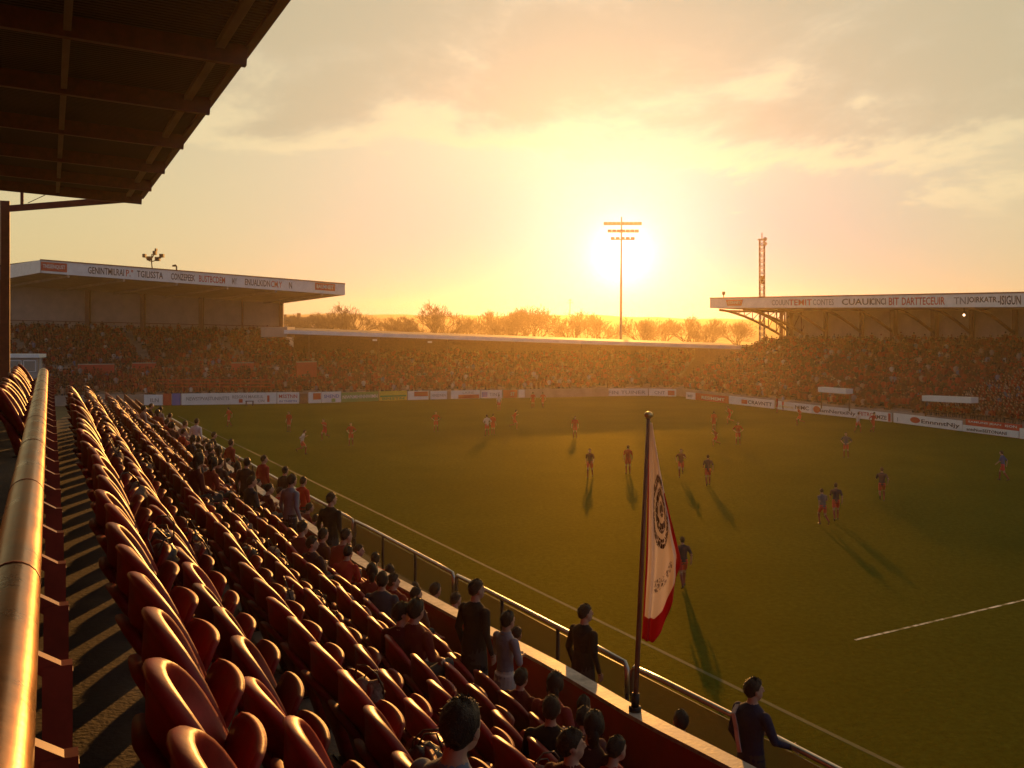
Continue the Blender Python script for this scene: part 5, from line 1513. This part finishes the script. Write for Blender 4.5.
board(812.5, 414, 857, 418.8, .93, Bd, 'white board with a red round emblem and a long dark word', [('oval', .10, .55, .50, .36, M['red']), ('txt', .18, .97, .45, .5, 'IamNertxiNy', M['black'])])
board(857.5, 418.8, 891, 422.8, .92, Bd, 'white board with red letters and a dark patch at its right end', [('txt', .05, .50, .6, .42, 'FIITRO', M['red']), ('txt', .55, .88, .45, .4, 'IMZE', M['black']), ('rect', .92, .99, .1, .95, M['red'])])
board(893.5, 423, 962, 431.8, .95, Bd, 'large white board with a red shield emblem and big black word', [('rect', .06, .07, .2, .6, M['grey']), ('oval', .335, .55, .62, .27, M['red']), ('txt', .43, .97, .46, .48, 'EnnnntNjy', M['black'])])
board(962.5, 431.9, 1018.5, 438.9, .62, Bd, 'white board with black lettering under the red strip at the right edge', [('txt', .08, .80, .5, .42, 'antsNonSEITONANI', M['black'])])
def red_strip():
    a, b_ = ground(962.5, 431.9), ground(1018.5, 438.9); d = (b_ - a); ln = d.length; d.normalize(); n = Vector((d.y, -d.x, 0)); a = a - n * .35; b_ = b_ - n * .35; up = Vector((0, 0, 1))
    root = empty('advertising_board', a, 'red board with white lettering standing behind the right edge board', 'advertising board', 'boards round the pitch')
    t = -n * .08
    mb = MB(); mb.box8([a, b_, b_ + t, a + t, a + up * 1.12, b_ + up * 1.12, b_ + t + up * 1.12, a + t + up * 1.12]); put(mb, 'panel', M['red'], root)
    lettering('SAMUNS JEAN', ln * .6, .2, a + d * ln * .35 + up * .9, d, n, M['board'], root); lettering('ISON', ln * .2, .2, a + d * ln * .82 + up * .9, d, n, M['board'], root)
red_strip()
board(1019.5, 439.2, 1080, 448, .9, Bd, 'white board cut off by the right edge of the picture')
# small black table by the long white board
tp = ground(250, 405.8); tb = empty('bench', tp, 'small black bench in front of the long white board', 'bench')
mb = MB(); mb.box((tp.x - .45, tp.y - .3, .5), (tp.x + .45, tp.y, .58)); put(mb, 'seat', M['black'], tb)
for sx in (-.38, .38):
    mb = MB(); mb.box((tp.x + sx - .05, tp.y - .25, 0), (tp.x + sx + .05, tp.y - .05, .5)); put(mb, 'leg', M['black'], tb)
# low terrace fence in front of the left crowd
fa, fe = on_left(160, 389), on_left(272, 389)
fr_ = empty('crowd_barrier', fa, 'long pale red barrier with rails in front of the lower left crowd', 'barrier')
for dz in (.35, .75, 1.15):
    mb = MB(); mb.bar(fa + Vector((0, -1.2, dz)), fe + Vector((0, -1.2, dz)), .08, .14); put(mb, 'rail', M['redwall'], fr_)
for k in range(12):
    q = fa.lerp(fe, k / 11) + Vector((0, -1.15, 0)); mb = MB(); mb.bar(q, q + Vector((0, 0, 1.2)), .1, .1, up=Vector((0, 1, 0))); put(mb, 'post', M['redwall'], fr_)

# ------------------------------------------------------------------ masts
def mast():
    b = Vector((at(620.5, 0, 185).x, 185, 0)); top = at(621.5, 221, 185)
    root = empty('floodlight_mast', b, 'tall tapering floodlight mast with three rows of lamps in front of the sun', 'floodlight')
    mb = MB(); mb.tube([b, Vector((top.x, 185, top.z))], [.30, .13], 12); put(mb, 'pole', M['grey'], root)
    for y, xa, xb, n in ((224.5, 605.5, 639.5, 9), (232, 609.5, 636.5, 7), (239.5, 612.5, 632.5, 5)):
        p, q = at(xa, y, 185), at(xb, y, 185)
        mb = MB(); mb.bar(p, q, .16, .16); put(mb, 'crossbar', M['grey'], root)
        for k in range(n):
            c = p.lerp(q, k / (n - 1)); mb = MB(); mb.box(tuple(c + Vector((-.36, -.5, -.12))), tuple(c + Vector((.36, -.1, .42)))); put(mb, 'lamp_head', M['grey'], root)
    mb = MB(); mb.tube([top, top + Vector((0, 0, .8))], .12, 6); put(mb, 'tip', M['grey'], root)
mast()
def lattice():
    b = Vector((at(762, 0, 150).x, 150, 0)); zt = at(0, 240, 150).z
    root = empty('lattice_mast', b, 'slender red and pale lattice radio mast behind the right stand', 'mast')
    w = .33; n = 26
    cs_ = [(-w, -w), (w, -w), (w, w), (-w, w)]
    for k in range(4):
        mb = MB()
        for i in range(n):
            z0, z1 = zt * i / n, zt * (i + 1) / n
            a, c = cs_[k], cs_[(k + 1) % 4]
            mb.tube([b + Vector((*a, z0)), b + Vector((*a, z1))], .07, 4)
            mb.tube([b + Vector((*a, z0)), b + Vector((*c, z1))], .04, 4); mb.tube([b + Vector((*a, z1)), b + Vector((*c, z1))], .04, 4)
        put(mb, 'lattice_side', M['rust'] if k % 2 else M['grey'], root)
    mb = MB(); mb.box(tuple(b + Vector((-.55, -.55, zt))), tuple(b + Vector((.55, .55, zt + .15)))); mb.tube([b + Vector((0, 0, zt)), b + Vector((0, 0, zt + 1.1))], .08, 5); put(mb, 'platform', M['grey'], root)
    mb = MB(); mb.box(tuple(b + Vector((-.25, -.3, zt * .70))), tuple(b + Vector((.25, .3, zt * .70 + 1.2)))); put(mb, 'aerial_box', M['rust'], root)
    for dz in (-.6, .1):
        mb = MB(); mb.ball(b + Vector((.35, -.5, zt + dz)), .3, 8, 6); put(mb, 'dish', M['grey'], root)
lattice()
def antenna():
    b = Vector((at(570, 0, 260).x, 260, 0)); root = empty('radio_antenna', b, 'thin far antenna rising from the trees left of the floodlight mast', 'antenna')
    zt = at(0, 299, 260).z
    mb = MB(); mb.tube([b, Vector((b.x, b.y, zt))], [.14, .08], 6); put(mb, 'pole', M['grey'], root)
    mb = MB(); mb.bar(Vector((b.x - .9, b.y, zt - 1)), Vector((b.x + .9, b.y, zt - 1)), .1, .1); mb.bar(Vector((b.x - .6, b.y, zt - .3)), Vector((b.x + .6, b.y, zt - .3)), .1, .1); put(mb, 'crossbar', M['grey'], root)
antenna()

# ------------------------------------------------------------------ bare trees and far houses
def tree_meshes(seed, hgt, spread):
    rr = random.Random(seed); trunk = MB(); crown = MB()
    tips = []
    def grow(p, d, ln, r, depth):
        seg = [p]; q = p; dd = d.copy()
        for i in range(3):
            dd = (dd + Vector((rr.uniform(-.16, .16), rr.uniform(-.16, .16), rr.uniform(-.02, .12)))).normalized()
            q = q + dd * ln / 3; seg.append(q)
        mb = trunk if depth < 2 else crown
        n = 7 if depth == 0 else (5 if depth < 2 else 3)
        rf = max(r, .032); mb.tube(seg, [rf, rf * .88, rf * .76, rf * .64], n, 0, False)
        if depth >= 6 or ln < .3: return
        kids = 4 if depth < 3 else rr.choice([2, 3, 3])
        if depth == 0: kids = 6
        for k in range(kids):
            ang = rr.uniform(.3, .85) if depth else rr.uniform(.25, .9)
            az = rr.uniform(0, 6.28) if depth else k * 6.28 / kids + rr.uniform(-.4, .4)
            x = dd.cross(Vector((0, 0, 1)))
            if x.length < .05: x = Vector((1, 0, 0))
            x.normalize(); y = x.cross(dd)
            ang *= 1.12
            nd = (dd * math.cos(ang) + (x * math.cos(az) + y * math.sin(az)) * math.sin(ang) * spread + Vector((0, 0, .10))).normalized()
            st = seg[3] if (k == 0 or depth > 0 and rr.random() < .5) else seg[rr.choice([1, 2, 3])].lerp(seg[3], .5)
            grow(st, nd, ln * rr.uniform(.62, .82), r * rr.uniform(.48, .62), depth + 1)
    grow(Vector((0, 0, -.3)), Vector((0, 0, 1)), hgt * .26, hgt * .026, 0)
    return trunk.mesh('trunk', M['bark']), crown.mesh('crown', M['bark'])
TREES = [tree_meshes(3, 15, 1.0), tree_meshes(8, 14, 1.15), tree_meshes(21, 13, .85)]
tl = [(352, 306.5, 232, 0, 'broad bare tree left of the low roof centre'), (322, 314, 265, 1, 'low bare tree just right of the left stand'), (396, 320, 240, 2, 'small round bare tree between two broad ones'),
      (442, 304.5, 225, 0, 'broad dark bare tree, the fullest of the row'), (410, 319, 262, 2, 'bare tree on the left flank of the fullest tree'), (490, 314, 255, 2, 'bare tree right of the fullest tree'),
      (508, 313, 245, 2, 'narrow bare tree in the middle of the row'), (532, 308, 240, 1, 'tall bare tree left of the thin antenna'), (572, 313, 250, 0, 'bare tree at the foot of the thin antenna'),
      (598, 317, 270, 2, 'bare tree just left of the floodlight mast, lost in glare'), (642, 320, 250, 1, 'glare washed bare tree just right of the floodlight mast'), (664, 322, 270, 2, 'low bare tree in the glare right of the mast'),
      (686, 318, 245, 0, 'rounded bare tree in the glare halfway to the right stand'), (712, 322, 265, 2, 'low bare tree near the right stand roof end'), (736, 323, 270, 1, 'last low bare tree beside the lattice mast'),
      (300, 318, 275, 2, 'small bare tree at the side wall of the left stand'), (466, 321, 270, 2, 'short bare tree filling the gap right of the fullest tree')]
for (x, yt, D, k, lab) in tl:
    b = Vector((at(x, 0, D).x, D, 0)); zt = at(0, yt - 3.5, D).z
    root = empty('bare_tree', b, lab, 'tree', 'bare trees beyond the stands', random.uniform(0, 6.28))
    co = [v.co.z for v in TREES[k][1].vertices]; f = zt / (max(co) * .97)
    root.scale = (f * random.uniform(1.0, 1.2), f * random.uniform(1.0, 1.2), f)
    for nm, me in zip(('trunk', 'crown'), TREES[k]):
        o = bpy.data.objects.new(nm, me); COL.objects.link(o); o.parent = root
for i, (x, yt, D, w) in enumerate(((296, 317, 300, 9), (309, 318.5, 310, 7), (282, 318, 320, 8))):
    c = Vector((at(x, 0, D).x, D, 0)); zt = at(0, yt, D).z
    root = empty('house', c, ['far house with a pitched roof between the left stand and the trees, nearest of three', 'far small house with a pitched roof right of the nearest one', 'far house half hidden by the left stand wall'][i], 'house', 'far houses')
    mb = MB(); mb.box((c.x - w / 2, c.y, 0), (c.x + w / 2, c.y + 8, zt - 2.2)); put(mb, 'wall', M['cladding'], root)
    mb = MB(); a = zt - 2.2
    mb.add([(c.x - w / 2 - .3, c.y - .3, a), (c.x + w / 2 + .3, c.y - .3, a), (c.x + w / 2 + .3, c.y + 8.3, a), (c.x - w / 2 - .3, c.y + 8.3, a), (c.x - w / 2 - .3, c.y + 4, zt), (c.x + w / 2 + .3, c.y + 4, zt)],
           [(3, 2, 1, 0), (0, 1, 5, 4), (2, 3, 4, 5), (1, 2, 5), (3, 0, 4)]); rf = put(mb, 'roof', M['roofing'], root)
    mb = MB(); mb.box((c.x - .5, c.y + 3.5, zt - .5), (c.x + .5, c.y + 4.5, zt + 1.2)); ch = mb.build('chimney', M['brick'], rf)

# ------------------------------------------------------------------ evening haze
def haze():
    m = bpy.data.materials.new('evening_air'); m.use_nodes = True; nt = m.node_tree; nt.nodes.clear()
    out = nt.nodes.new('ShaderNodeOutputMaterial'); v = nt.nodes.new('ShaderNodeVolumePrincipled')
    v.inputs['Color'].default_value = (.92, .74, .45, 1); v.inputs['Density'].default_value = HAZE_DENSITY
    v.inputs['Anisotropy'].default_value = HAZE_G
    nt.links.new(v.outputs[0], out.inputs['Volume'])
    mb = MB(); mb.box((-1300, -220, -1.6), (1300, 1000, 31)); o = mb.build('haze', m)
    tag(o, kind='stuff')
HAZE_DENSITY, HAZE_G = 0.00050, 0.82
haze()
